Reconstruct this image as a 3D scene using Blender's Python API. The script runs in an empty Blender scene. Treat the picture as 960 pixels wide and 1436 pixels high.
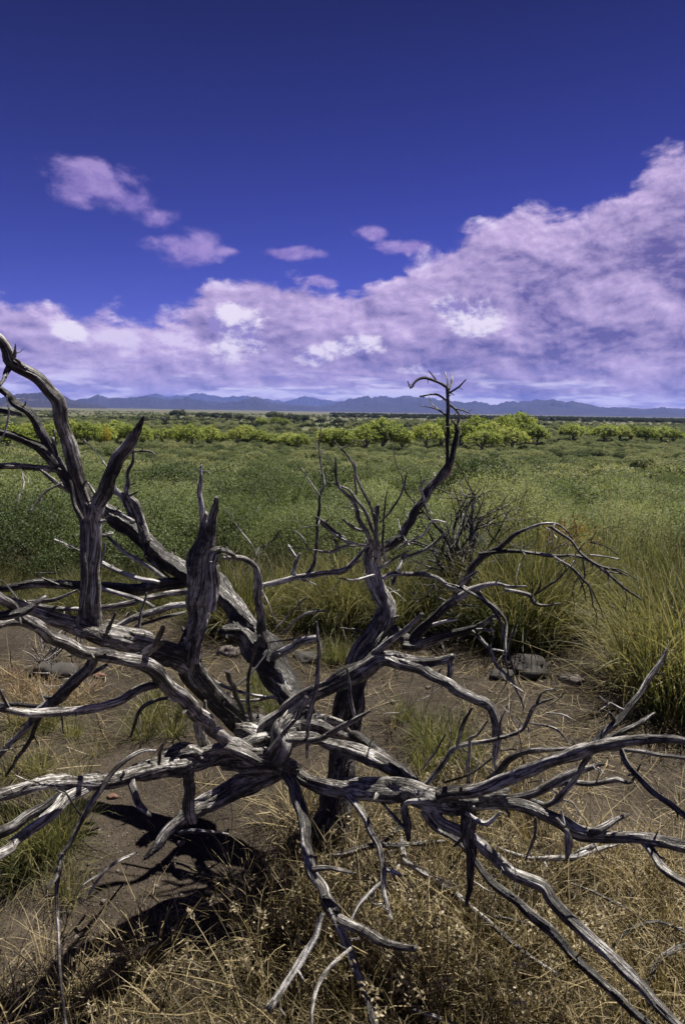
import bpy, math, random
import numpy as np
from mathutils import Vector, Matrix, Euler

# ------------------------------------------------------------------ scene, camera
scn = bpy.context.scene
col = scn.collection
RAD = math.radians
PW, PH = 960.0, 1436.0            # photograph size, used to turn photo pixels into directions
LENS, SENS = 24.0, 36.0
PITCH, ROLL, CAMZ = 8.4, 0.95, 1.60

cam_d = bpy.data.cameras.new("camera")
cam_d.sensor_fit = 'VERTICAL'; cam_d.sensor_height = SENS; cam_d.sensor_width = 24.0
cam_d.lens = LENS; cam_d.clip_start = 0.05; cam_d.clip_end = 200000.0
cam_d.dof.use_dof = True; cam_d.dof.focus_distance = 3.2; cam_d.dof.aperture_fstop = 9.0
cam = bpy.data.objects.new("camera", cam_d); col.objects.link(cam)
cam_m = Matrix.Rotation(RAD(90 - PITCH), 4, 'X') @ Matrix.Rotation(RAD(ROLL), 4, 'Z')
cam_m.translation = Vector((0, 0, CAMZ))
cam.matrix_world = cam_m
scn.camera = cam
ROT = np.array(cam_m.to_3x3())
FPX = LENS / SENS * PH

def ray(px, py):
    """direction with unit depth along the view axis"""
    return ROT @ np.array([(px - PW / 2) / FPX, -(py - PH / 2) / FPX, -1.0])

def at_depth(px, py, d):
    return np.array([0, 0, CAMZ]) + ray(px, py) * d

def az_el(px, py):
    v = ray(px, py); v = v / np.linalg.norm(v)
    return math.degrees(math.atan2(v[0], v[1])), math.degrees(math.asin(v[2]))

scn.cycles.max_bounces = 5; scn.cycles.diffuse_bounces = 2; scn.cycles.glossy_bounces = 2
scn.cycles.transmission_bounces = 3; scn.cycles.transparent_max_bounces = 4; scn.cycles.volume_bounces = 0

# ------------------------------------------------------------------ light
SUN_AZ, SUN_EL = 40.0, 61.0       # azimuth to the right of the view direction (+Y)
EXPO = 1.05
scn.view_settings.view_transform = 'Standard'
scn.view_settings.look = 'None'
scn.view_settings.exposure = EXPO
scn.view_settings.gamma = 1.0
scn.view_settings.use_curve_mapping = False

sd = bpy.data.lights.new("sun", 'SUN'); sd.energy = 4.6; sd.angle = RAD(0.53); sd.color = (1.0, 0.95, 0.87)
sun = bpy.data.objects.new("sun", sd); col.objects.link(sun)
sdir = Vector((math.sin(RAD(SUN_AZ)) * math.cos(RAD(SUN_EL)), math.cos(RAD(SUN_AZ)) * math.cos(RAD(SUN_EL)), math.sin(RAD(SUN_EL))))
sun.rotation_euler = sdir.to_track_quat('Z', 'Y').to_euler()
sun.location = (6, 6, 12)

class NT:
    """tiny expression helper for node trees"""
    def __init__(s, tree): s.t = tree; s.n = tree.nodes; s.l = tree.links
    def new(s, typ, **kw):
        n = s.n.new(typ)
        for k, v in kw.items(): setattr(n, k, v)
        return n
    def put(s, sock, v):
        if v is None: return
        if isinstance(v, bpy.types.NodeSocket): s.l.new(v, sock)
        else: sock.default_value = v
    def m(s, op, a, b=None, c=None, clamp=False):
        n = s.new('ShaderNodeMath', operation=op, use_clamp=clamp)
        for i, v in enumerate((a, b, c)): s.put(n.inputs[i], v)
        return n.outputs[0]
    def add(s, a, b): return s.m('ADD', a, b)
    def sub(s, a, b): return s.m('SUBTRACT', a, b)
    def mul(s, a, b): return s.m('MULTIPLY', a, b)
    def mx(s, a, b): return s.m('MAXIMUM', a, b)
    def mn(s, a, b): return s.m('MINIMUM', a, b)
    def vm(s, op, a, b=None):
        n = s.new('ShaderNodeVectorMath', operation=op)
        s.put(n.inputs[0], a); s.put(n.inputs[1], b)
        return n.outputs[0]
    def rng(s, v, a, b, c=0.0, d=1.0, smooth=True):
        n = s.new('ShaderNodeMapRange', interpolation_type='SMOOTHSTEP' if smooth else 'LINEAR', clamp=True)
        for i, x in enumerate((v, a, b, c, d)): s.put(n.inputs[i], x)
        return n.outputs[0]
    def noise(s, vec, scale, detail=6, rough=0.55, dist=0.0, out=0):
        n = s.new('ShaderNodeTexNoise')
        s.put(n.inputs['Vector'], vec); s.put(n.inputs['Scale'], scale); s.put(n.inputs['Detail'], detail)
        s.put(n.inputs['Roughness'], rough); s.put(n.inputs['Distortion'], dist)
        return n.outputs[out]
    def voro(s, vec, scale, feature='F1', smooth=0.6, out='Distance'):
        n = s.new('ShaderNodeTexVoronoi', feature=feature)
        s.put(n.inputs['Vector'], vec); s.put(n.inputs['Scale'], scale)
        if feature == 'SMOOTH_F1': s.put(n.inputs['Smoothness'], smooth)
        return n.outputs[out]
    def mix(s, f, a, b, blend='MIX'):
        n = s.new('ShaderNodeMix', data_type='RGBA', blend_type=blend)
        s.put(n.inputs[0], f); s.put(n.inputs[6], a); s.put(n.inputs[7], b)
        return n.outputs[2]
    def curve(s, v, pts):
        n = s.new('ShaderNodeFloatCurve'); c = n.mapping.curves[0]
        pts = sorted(pts)
        while len(c.points) < len(pts): c.points.new(0.5, 0.5)
        for p, (x, y) in zip(c.points, pts): p.location = (x, y); p.handle_type = 'AUTO'
        n.mapping.update(); s.put(n.inputs['Value'], v)
        return n.outputs[0]
    def comb(s, x, y, z):
        n = s.new('ShaderNodeCombineXYZ')
        for i, v in enumerate((x, y, z)): s.put(n.inputs[i], v)
        return n.outputs[0]

def lin(r, g, b):
    f = lambda c: (c / 255 / 12.92) if c / 255 <= 0.04045 else ((c / 255 + 0.055) / 1.055) ** 2.4
    return (f(r), f(g), f(b), 1.0)

# ------------------------------------------------------------------ sky
WSTR = 0.10
def sky_col(r, g, b, k=1.0):
    q = 1.0 / (WSTR * 2 ** EXPO) * k
    c = lin(r, g, b)
    return (c[0] * q, c[1] * q, c[2] * q, 1.0)

world = bpy.data.worlds.new("World"); scn.world = world; world.use_nodes = True
world.node_tree.nodes.clear()
world.cycles.sampling_method = 'MANUAL'; world.cycles.sample_map_resolution = 256
W = NT(world.node_tree)
wout = W.new('ShaderNodeOutputWorld'); wbg = W.new('ShaderNodeBackground')
W.l.new(wbg.outputs[0], wout.inputs[0]); wbg.inputs[1].default_value = WSTR
nish = W.new('ShaderNodeTexSky', sky_type='NISHITA', sun_disc=False)
nish.sun_elevation = RAD(SUN_EL); nish.sun_rotation = RAD(SUN_AZ)
nish.altitude = 1400; nish.air_density = 1.0; nish.dust_density = 0.2; nish.ozone_density = 3.0
tc = W.new('ShaderNodeTexCoord'); D = tc.outputs['Generated']
sep = W.new('ShaderNodeSeparateXYZ'); W.l.new(D, sep.inputs[0])
dx, dy, dz = sep.outputs
DEG = 180 / math.pi
az = W.mul(W.m('ARCTAN2', dx, dy), DEG)
el = W.mul(W.m('ARCSINE', dz), DEG)

# clear air: the physical sky, deepened the way slide film behind a polariser shows it
clear = W.mix(1.0, nish.outputs[0], (0.66, 0.44, 0.90, 1), 'MULTIPLY')
gm = W.new('ShaderNodeGamma'); W.put(gm.inputs[0], clear); W.put(gm.inputs[1], 1.42)
deep = W.rng(el, 4.0, 30.0, 1.0, 0.30, False)
clear = W.mix(1.0, gm.outputs[0], W.comb(W.mul(deep, 0.160), W.mul(deep, 0.198), W.mul(deep, 0.212)), 'MULTIPLY')

# cloud coordinates: direction, squashed vertically so that forms flatten towards the horizon
P = W.vm('MULTIPLY', D, (1.0, 1.0, 1.75))
wob = W.vm('SUBTRACT', W.noise(P, 9.0, 1, 0.5, out=1), (0.5, 0.5, 0.5))
Pw = W.vm('ADD', P, W.vm('MULTIPLY', wob, (0.035, 0.035, 0.035)))
sv = (0.024, 0.004, 0.034)                    # towards the light
Pl = W.vm('ADD', Pw, sv)
def puff(p):
    a = W.noise(p, 7.0, 5, 0.58)
    b = W.voro(p, 15.0)
    c = W.voro(p, 37.0)
    return W.add(a, W.sub(0.13, W.add(W.mul(W.mul(b, b), 0.30), W.mul(W.mul(c, c), 0.13))))
d0 = puff(Pw); d1 = puff(Pl)
relief = W.sub(d0, d1)                         # >0 where the form faces the light
fine = W.noise(Pw, 24.0, 5, 0.66)
fine_l = W.noise(W.vm('ADD', Pw, (0.006, 0.001, 0.011)), 24.0, 4, 0.66)
rel_f = W.sub(fine, fine_l)

# upper limit of the cloud bank, azimuth -> elevation
bank = [(-60, 455), (0, 432), (70, 438), (150, 446), (230, 444), (265, 425), (330, 398), (400, 408), (470, 418), (520, 402), (600, 362),
        (680, 330), (760, 310), (850, 286), (900, 262), (935, 236), (985, 222)]
cp = []
for x, y in bank:
    a, e = az_el(x, y); cp.append(((a + 40) / 80, e / 30))
edge = W.mul(W.curve(W.rng(az, -40, 40, 0, 1, False), cp), 30.0)
sd_bank = W.add(W.sub(edge, el), W.mul(W.sub(d0, 0.50), 5.0))
sd_bank = W.add(W.add(sd_bank, W.mul(W.sub(fine, 0.5), 3.0)), 0.7)
m_bank = W.rng(sd_bank, -0.4, 0.9)

def blob(x, y, rx, ry):
    a, e = az_el(x, y)
    u = W.mul(W.sub(az, a), 16.7 / rx); v = W.mul(W.sub(el, e), 16.7 / ry)
    return W.sub(1.0, W.m('SQRT', W.add(W.mul(u, u), W.mul(v, v))))
def blobs(lst):
    r = None
    for b in lst:
        k = blob(*b); r = k if r is None else W.mx(r, k)
    return r
small = blobs([(140, 258, 52, 30), (180, 282, 40, 22), (225, 312, 45, 20), (265, 345, 75, 34), (320, 352, 50, 14), (395, 354, 60, 9),
               (514, 326, 28, 10), (578, 347, 40, 12), (642, 338, 26, 9), (450, 396, 34, 10),
               (530, 404, 60, 14)])
sd_small = W.add(small, W.add(W.mul(W.sub(d0, 0.52), 2.6), W.mul(W.sub(fine, 0.5), 1.5)))
m_small = W.mul(W.rng(sd_small, 0.0, 0.85), 0.72)
cum = blobs([(330, 462, 42, 36), (305, 455, 26, 20), (352, 480, 26, 18), (322, 440, 22, 18), (435, 500, 32, 16), (492, 484, 46, 14),
             (625, 432, 26, 22), (655, 446, 40, 24), (104, 462, 30, 20), (600, 520, 40, 9)])
sd_cum = W.add(cum, W.add(W.mul(W.sub(d0, 0.5), 2.2), W.mul(W.sub(fine, 0.5), 1.6)))
m_cum = W.rng(sd_cum, 0.0, 0.48)

# colours of the cloud: lit tops, lavender bodies, greyer heart of the bank on the right
body_n = W.noise(Pw, 6.0, 3, 0.5)
big_dark = W.mul(W.rng(blobs([(840, 400, 210, 70), (900, 480, 170, 90), (700, 500, 260, 55), (1050, 420, 220, 130)]), 0.0, 0.8), 0.26)
lit = W.add(W.mul(relief, 2.2), W.add(W.mul(W.sub(body_n, 0.5), 2.2), W.add(W.mul(rel_f, 2.6), 0.40)))
rim = W.rng(W.sub(edge, el), -1.0, 5.0, 0.42, 0.0)
lit = W.sub(W.add(lit, rim), big_dark)
c_bank = W.mix(W.rng(lit, -0.55, 0.95, 0, 1, False), sky_col(102, 93, 156), sky_col(204, 182, 226))
c_bank = W.mix(W.rng(lit, 0.85, 1.6), c_bank, sky_col(228, 214, 244))
# low strip of brighter cloud over the mountains, drawn out sideways
Ps = W.vm('MULTIPLY', D, (1.0, 1.0, 6.0))
strip_n = W.noise(Ps, 9.0, 4, 0.6)
low = W.mul(W.rng(el, 0.2, 1.3), W.rng(el, 3.6, 1.6))
s_lit = W.mul(W.rng(W.add(strip_n, W.rng(el, 1.9, 1.0, 0.0, 0.10)), 0.50, 0.64), W.rng(el, 4.2, 1.2))
c_bank = W.mix(W.mul(s_lit, 0.9), c_bank, sky_col(240, 230, 250, 1.2))
streak = W.noise(W.vm('MULTIPLY', D, (1.0, 1.0, 9.0)), 14.0, 3, 0.55)
c_bank = W.mix(W.mul(W.mul(W.rng(streak, 0.50, 0.70), 0.8), W.rng(el, 6.0, 1.0)), c_bank, sky_col(136, 128, 196))

lit_c = W.add(W.mul(relief, 3.0), W.add(W.mul(rel_f, 3.0), 0.60))
c_cum = W.mix(W.rng(lit_c, 0.1, 0.9, 0, 1, False), sky_col(150, 136, 200), sky_col(246, 236, 252))
lit_s = W.add(W.mul(relief, 2.0), W.add(W.mul(rel_f, 1.8), 0.5))
c_small = W.mix(W.rng(lit_s, 0.0, 1.0, 0, 1, False), sky_col(118, 100, 182), sky_col(188, 162, 222))

# small gaps of blue in the bank near its upper edge
sky = W.mix(m_small, clear, c_small)
sky = W.mix(m_bank, sky, c_bank)
sky = W.mix(W.mul(m_cum, 0.9), sky, c_cum)
W.l.new(sky, wbg.inputs[0])
# === END SKY ===
# ------------------------------------------------------------------ helpers
rs = np.random.RandomState(11)
random.seed(7)

def tag(o, label=None, cat=None, group=None, kind=None):
    if label: o["label"] = label
    if cat: o["category"] = cat
    if group: o["group"] = group
    if kind: o["kind"] = kind
    return o

def link(o, parent=None):
    col.objects.link(o)
    if parent is not None: o.parent = parent
    return o

def empty(name, loc=(0, 0, 0), rz=0.0, sc=1.0):
    o = bpy.data.objects.new(name, None); o.location = loc; o.rotation_euler = (0, 0, rz); o.scale = (sc, sc, sc)
    o.empty_display_size = 0.1
    return link(o)

def mesh_np(name, V, F, mat, smooth=False, attrs=None):
    """V (n,3); F list of arrays (k,3)/(k,4)"""
    V = np.asarray(V, np.float32)
    if isinstance(F, np.ndarray): F = [F]
    F = [f for f in F if len(f)]
    loops = np.concatenate([f.reshape(-1) for f in F]).astype(np.int32)
    tot = np.concatenate([np.full(len(f), f.shape[1], np.int32) for f in F])
    start = np.concatenate([[0], np.cumsum(tot)[:-1]]).astype(np.int32)
    me = bpy.data.meshes.new(name)
    me.vertices.add(len(V)); me.vertices.foreach_set('co', V.reshape(-1))
    me.loops.add(len(loops)); me.loops.foreach_set('vertex_index', loops)
    me.polygons.add(len(tot)); me.polygons.foreach_set('loop_start', start)
    me.polygons.foreach_set('use_smooth', np.full(len(tot), smooth))
    me.update(calc_edges=True)
    for k, a in (attrs or {}).items():
        a = np.asarray(a, np.float32)
        if a.ndim == 2:
            at = me.attributes.new(k, 'FLOAT_VECTOR', 'POINT'); at.data.foreach_set('vector', a.reshape(-1))
        else:
            at = me.attributes.new(k, 'FLOAT', 'POINT'); at.data.foreach_set('value', a)
    if mat is not None: me.materials.append(mat)
    return me

def obj(name, me, parent=None):
    return link(bpy.data.objects.new(name, me), parent)

def vnoise(x, y, seed=0):
    """smooth 2-D value noise in [-1, 1], vectorised"""
    x = np.asarray(x, float); y = np.asarray(y, float)
    xi = np.floor(x); yi = np.floor(y); fx = x - xi; fy = y - yi
    fx = fx * fx * (3 - 2 * fx); fy = fy * fy * (3 - 2 * fy)
    def h(a, b):
        n = np.sin(a * 127.1 + b * 311.7 + seed * 74.7) * 43758.5453
        return (n - np.floor(n)) * 2 - 1
    a = h(xi, yi); b = h(xi + 1, yi); c = h(xi, yi + 1); d = h(xi + 1, yi + 1)
    return (a * (1 - fx) + b * fx) * (1 - fy) + (c * (1 - fx) + d * fx) * fy

def fbm(x, y, seed=0, oct=4, gain=0.5):
    s = 0; a = 1.0
    for i in range(oct):
        s = s + a * vnoise(x * 2 ** i, y * 2 ** i, seed + i * 3.1); a *= gain
    return s

# ------------------------------------------------------------------ materials
def material(name):
    m = bpy.data.materials.new(name); m.use_nodes = True
    m.node_tree.nodes.clear()
    t = NT(m.node_tree); o = t.new('ShaderNodeOutputMaterial')
    return m, t, o

def principled(t, o, colr, rough=0.8, spec=0.3, normal=None):
    p = t.new('ShaderNodeBsdfPrincipled')
    t.put(p.inputs['Base Color'], colr); t.put(p.inputs['Roughness'], rough); t.put(p.inputs['Specular IOR Level'], spec)
    if normal is not None: t.l.new(normal, p.inputs['Normal'])
    t.l.new(p.outputs[0], o.inputs[0])
    return p

def bump(t, h, strength=0.5, dist=0.01):
    b = t.new('ShaderNodeBump'); t.put(b.inputs['Height'], h); t.put(b.inputs['Strength'], strength); t.put(b.inputs['Distance'], dist)
    return b.outputs[0]

def ramp(t, v, stops):
    n = t.new('ShaderNodeValToRGB'); e = n.color_ramp.elements
    while len(e) < len(stops): e.new(0.5)
    for k, (p, c) in zip(e, stops): k.position = p; k.color = (*c, 1)
    t.put(n.inputs[0], v)
    return n.outputs[0]

def wood_material(name, dark, mid, pale, amount=0.5):
    m, t, o = material(name)
    a = t.new('ShaderNodeAttribute', attribute_name='grain', attribute_type='GEOMETRY')
    g = a.outputs['Vector']
    n1 = t.noise(t.vm('MULTIPLY', g, (5.0, 85.0, 85.0)), 1.0, 4, 0.6, 0.6)
    n2 = t.noise(t.vm('MULTIPLY', g, (13.0, 260.0, 260.0)), 1.0, 3, 0.65)
    n3 = t.noise(t.vm('MULTIPLY', g, (3.0, 130.0, 130.0)), 1.0, 2, 0.5, 0.5)
    crack = t.rng(t.m('ABSOLUTE', t.sub(n3, 0.5)), 0.0, 0.045)           # 0 inside a drying crack
    tcn = t.new('ShaderNodeTexCoord')
    patch = t.noise(tcn.outputs['Object'], 7.0, 3, 0.6)
    pn = t.noise(tcn.outputs['Object'], 45.0, 4, 0.65)
    f = t.add(t.mul(t.sub(n1, 0.5), 2.3), t.add(t.mul(t.sub(n2, 0.5), 1.5), t.add(t.mul(t.sub(patch, 0.5), 2.0), t.add(t.mul(t.sub(pn, 0.5), 1.5), amount))))
    c = ramp(t, f, [(0.0, dark), (0.33, tuple(0.55 * d + 0.45 * q for d, q in zip(dark, mid))), (0.55, mid), (0.92, pale)])
    c = t.mix(crack, (*[0.5 * d for d in dark], 1), c)
    h = t.add(t.mul(n1, 1.2), t.add(t.mul(n2, 0.5), t.add(t.mul(crack, 0.35), t.mul(pn, 0.35))))
    principled(t, o, c, t.rng(f, 0.2, 0.9, 0.60, 0.40), 0.5, bump(t, h, 1.0, 0.014))
    return m

M = {}
M['wood'] = wood_material('weathered_wood', (0.018, 0.015, 0.013), (0.215, 0.196, 0.172), (0.60, 0.575, 0.54), 0.47)
M['wood_dark'] = wood_material('dark_wood', (0.011, 0.010, 0.008), (0.092, 0.082, 0.070), (0.42, 0.40, 0.375), 0.37)
M['wood_pale'] = wood_material('bleached_wood', (0.03, 0.027, 0.025), (0.34, 0.32, 0.295), (0.66, 0.64, 0.61), 0.60)
M['wood_bare'] = wood_material('torn_wood', (0.08, 0.05, 0.03), (0.35, 0.24, 0.15), (0.60, 0.44, 0.30), 0.6)

def leaf_material(name, ca, cb, cc, trans=0.35, big=0.25, rough=0.65, wi=0.5, wo=0.5):
    """ca..cc: leaf colours from dark to pale, picked leaf by leaf and plant by plant"""
    m, t, o = material(name)
    g = t.new('ShaderNodeNewGeometry'); oi = t.new('ShaderNodeObjectInfo')
    n = t.noise(g.outputs['Position'], big, 3, 0.5)
    f = t.add(t.mul(g.outputs['Random Per Island'], wi), t.add(t.mul(t.sub(n, 0.5), 1.1), t.mul(oi.outputs['Random'], wo)))
    c = ramp(t, f, [(0.05, ca), (0.5, cb), (0.95, cc)])
    d = t.new('ShaderNodeBsdfPrincipled'); t.put(d.inputs['Base Color'], c); t.put(d.inputs['Roughness'], rough); t.put(d.inputs['Specular IOR Level'], 0.25)
    tr = t.new('ShaderNodeBsdfTranslucent'); t.put(tr.inputs[0], t.mix(1.0, c, (1.10, 1.10, 0.75, 1), 'MULTIPLY'))
    mx = t.new('ShaderNodeMixShader'); mx.inputs[0].default_value = trans
    t.l.new(d.outputs[0], mx.inputs[1]); t.l.new(tr.outputs[0], mx.inputs[2]); t.l.new(mx.outputs[0], o.inputs[0])
    return m

M['mesquite'] = leaf_material('mesquite_leaf', (0.060, 0.086, 0.033), (0.140, 0.176, 0.072), (0.255, 0.278, 0.125), 0.42, 0.12, 0.6, 0.35, 0.75)
M['mesquite_far'] = leaf_material('far_mesquite_leaf', (0.074, 0.100, 0.044), (0.156, 0.188, 0.084), (0.262, 0.276, 0.138), 0.40, 0.03, 0.6, 0.3, 0.9)
M['cottonwood'] = leaf_material('cottonwood_leaf', (0.120, 0.160, 0.030), (0.250, 0.300, 0.068), (0.400, 0.425, 0.125), 0.42, 0.10)
M['far_dark'] = leaf_material('dark_evergreen_leaf', (0.025, 0.040, 0.018), (0.045, 0.065, 0.028), (0.075, 0.095, 0.04), 0.25, 0.05)  # leaf of the dark plain trees and of the belts imitating cloud shadow
M['straw'] = leaf_material('straw_blade', (0.030, 0.024, 0.011), (0.115, 0.088, 0.038), (0.400, 0.325, 0.180), 0.28, 1.4, 0.55, 0.95, 0.15)
M['straw_green'] = leaf_material('yellow_green_blade', (0.038, 0.048, 0.016), (0.108, 0.122, 0.040), (0.300, 0.280, 0.120), 0.38, 1.2, 0.55, 0.8, 0.25)
M['green'] = leaf_material('green_blade', (0.036, 0.045, 0.017), (0.098, 0.106, 0.038), (0.310, 0.270, 0.130), 0.38, 0.9, 0.55, 0.85, 0.25)
M['seed'] = leaf_material('seed_head', (0.200, 0.160, 0.095), (0.370, 0.310, 0.200), (0.560, 0.490, 0.350), 0.30, 2.0)
M['tan_grass'] = leaf_material('tan_short_blade', (0.18, 0.12, 0.065), (0.32, 0.23, 0.13), (0.46, 0.36, 0.23), 0.25, 2.0)
M['yellow_leaf'] = leaf_material('yellowing_leaf', (0.26, 0.21, 0.03), (0.40, 0.33, 0.05), (0.50, 0.44, 0.09), 0.40, 0.5)
M['orange_leaf'] = leaf_material('rusty_leaf', (0.14, 0.09, 0.02), (0.26, 0.17, 0.04), (0.34, 0.25, 0.07), 0.35, 2.0)

def stone_material(name, a, b):
    m, t, o = material(name)
    tcn = t.new('ShaderNodeTexCoord'); oi = t.new('ShaderNodeNewGeometry')
    n = t.noise(tcn.outputs['Object'], 30, 5, 0.65)
    f = t.add(t.mul(oi.outputs['Random Per Island'], 0.8), t.mul(t.sub(n, 0.4), 0.9))
    principled(t, o, ramp(t, f, [(0.1, a), (0.9, b)]), 0.85, 0.25, bump(t, n, 0.5, 0.004))
    return m
M['stone'] = stone_material('grey_stone', (0.04, 0.033, 0.028), (0.22, 0.19, 0.165))
M['stone_red'] = stone_material('reddish_stone', (0.07, 0.038, 0.028), (0.19, 0.11, 0.08))
M['stone_dark'] = stone_material('dark_stone', (0.014, 0.013, 0.012), (0.075, 0.068, 0.062))

# ground: dark loam and grit close by, vegetated soil further out, bare tan plain in the distance
def ground_material():
    m, t, o = material('desert_soil')
    g = t.new('ShaderNodeNewGeometry'); p = g.outputs['Position']
    s = t.new('ShaderNodeSeparateXYZ'); t.l.new(p, s.inputs[0])
    dist = t.m('SQRT', t.add(t.mul(s.outputs[0], s.outputs[0]), t.mul(s.outputs[1], s.outputs[1])))
    big = t.noise(p, 1.3, 5, 0.6); fine = t.noise(p, 28, 6, 0.7); grit = t.voro(p, 90.0)
    gcol = t.voro(p, 90.0, out='Color')
    soil = ramp(t, t.add(t.mul(big, 0.7), t.mul(fine, 0.45)), [(0.36, (0.018, 0.014, 0.010)), (0.56, (0.041, 0.032, 0.023)), (0.75, (0.078, 0.063, 0.047))])
    gs = t.new('ShaderNodeSeparateXYZ'); t.l.new(gcol, gs.inputs[0])
    pick = t.mul(t.rng(grit, 0.34, 0.22), t.rng(gs.outputs[0], 0.70, 0.80))
    soil = t.mix(pick, soil, t.mix(gs.outputs[1], (0.10, 0.085, 0.072, 1), (0.34, 0.29, 0.245, 1)))
    mid_n = t.noise(p, 0.05, 6, 0.62)
    mid = ramp(t, mid_n, [(0.36, (0.050, 0.062, 0.028)), (0.52, (0.085, 0.094, 0.046)), (0.66, (0.140, 0.128, 0.068))])
    ps = t.vm('MULTIPLY', p, (0.25, 1.0, 1.0))
    far_n = t.noise(ps, 0.0011, 7, 0.62)
    far = ramp(t, far_n, [(0.34, (0.042, 0.054, 0.026)), (0.48, (0.085, 0.090, 0.048)), (0.60, (0.14, 0.118, 0.085)), (0.72, (0.21, 0.17, 0.13))])
    c = t.mix(t.rng(dist, 7.0, 30.0), soil, mid)
    c = t.mix(t.rng(dist, 500.0, 2500.0), c, far)
    h = t.add(t.mul(fine, 0.6), t.add(t.mul(t.rng(grit, 0.34, 0.1), 0.5), t.mul(big, 0.5)))
    principled(t, o, c, 0.92, 0.15, bump(t, h, 1.0, 0.02))
    return m
M['ground'] = ground_material()

def mountain_material():
    m, t, o = material('mountain_rock')
    g = t.new('ShaderNodeNewGeometry')
    n = t.noise(g.outputs['Position'], 0.0014, 6, 0.65)
    c = ramp(t, n, [(0.35, (0.014, 0.015, 0.020)), (0.55, (0.026, 0.026, 0.030)), (0.7, (0.048, 0.044, 0.046))])
    principled(t, o, c, 0.95, 0.1)
    return m
M['mountain'] = mountain_material()

# ------------------------------------------------------------------ terrain
PY = [0, 5.5, 8, 14, 20, 35, 50, 100, 200, 400, 800, 2000, 50000]
PZ = [0, 0.0, -0.25, -1.0, -1.75, -3.0, -4.0, -6.4, -10.0, -12.0, -13.0, -13.5, -13.5]
def ground_z(x, y):
    x = np.asarray(x, float); y = np.asarray(y, float)
    d = np.maximum(y, 0)
    z = np.interp(d, PY, PZ)
    r = np.sqrt(x * x + y * y)
    z = z + 0.035 * fbm(x * 1.1, y * 1.1, 3, 3) * np.clip(r / 1.0, 0.3, 1.0)
    z = z + 0.012 * fbm(x * 6, y * 6, 5, 3) * np.clip(1.5 - r / 10, 0, 1)
    z = z + np.clip((r - 10) / 60, 0, 1) * 0.5 * fbm(x * 0.05, y * 0.05, 9, 3)
    return z

def build_ground():
    radii = [0.0] + list(np.geomspace(0.25, 34000.0, 420))
    # finer sectors ahead of the camera
    angs = np.concatenate([np.radians(np.linspace(-75, 75, 330)), np.radians(np.linspace(75, 285, 90)[1:-1])])
    na = len(angs); R_, A_ = np.meshgrid(radii[1:], angs, indexing='ij')
    X = R_ * np.sin(A_); Y = R_ * np.cos(A_)
    V = np.concatenate([[[0, 0, ground_z(0, 0)]], np.stack([X, Y, ground_z(X, Y)], -1).reshape(-1, 3)])
    nr = len(radii) - 1
    i, j = np.meshgrid(np.arange(nr - 1), np.arange(na), indexing='ij'); j2 = (j + 1) % na
    q = np.stack([1 + i * na + j, 1 + i * na + j2, 1 + (i + 1) * na + j2, 1 + (i + 1) * na + j], -1).reshape(-1, 4)[:, ::-1]
    jj = np.arange(na); tri = np.stack([np.zeros(na, int), 1 + (jj + 1) % na, 1 + jj], -1)
    o = obj('ground', mesh_np('ground', V, [q, tri], M['ground'], True)); tag(o, kind='structure')
build_ground()

def on_ground(px, py):
    """photo pixel -> point on the near ground"""
    v = ray(px, py); p = np.array([0, 0, CAMZ])
    lo, hi = 0.2, 60.0
    for _ in range(40):
        mid = (lo + hi) / 2; q = p + v * mid
        if q[2] > ground_z(q[0], q[1]): lo = mid
        else: hi = mid
    q = p + v * lo
    return q

# ------------------------------------------------------------------ mountains
def mountain(name, D0, prof, depth, seed, rough, label):
    """prof: photo pixels along the skyline; the range stands D0 metres away with real depth"""
    pts = []
    for px, py in prof:
        a, e = az_el(px, py); pts.append((a, max(math.tan(RAD(e)) * D0, -20)))
    pts.sort(); pa = np.array([p[0] for p in pts]); ph = np.array([p[1] for p in pts])
    na, nd = 700, 46
    A = np.linspace(pa[0] - 0.6, pa[-1] + 0.6, na); Hs = np.interp(A, pa, ph, left=-60, right=-60)
    T = np.linspace(-1.0, 0.7, nd)
    AA, TT = np.meshgrid(A, T, indexing='ij'); HH = np.repeat(Hs[:, None], nd, 1)
    dist = D0 + TT * depth
    x = np.sin(np.radians(AA)) * dist; y = np.cos(np.radians(AA)) * dist
    k = 1.0 / (depth * 0.28)
    rid = 1 - np.abs(fbm(x * k, y * k, seed, 5, 0.55))
    prof_t = np.clip(1 - np.abs(TT) ** 0.9, 0, 1)
    z = (HH + 13.5) * prof_t * (1 - rough * (1 - np.clip(rid, 0, 1)) * np.clip(np.abs(TT) * 3, 0.05, 1)) 
    z = z + (HH + 13.5) * 0.07 * fbm(AA * 2.2, TT * 2.2, seed + 7, 5, 0.6) * prof_t - 15.5 - 30 * (prof_t <= 0)
    V = np.stack([x, y, z], -1).reshape(-1, 3)
    i, j = np.meshgrid(np.arange(na - 1), np.arange(nd - 1), indexing='ij')
    q = np.stack([i * nd + j, (i + 1) * nd + j, (i + 1) * nd + j + 1, i * nd + j + 1], -1).reshape(-1, 4)
    o = obj(name, mesh_np(name, V, q, M['mountain'], True)); tag(o, label, None, None, 'structure')

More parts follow.
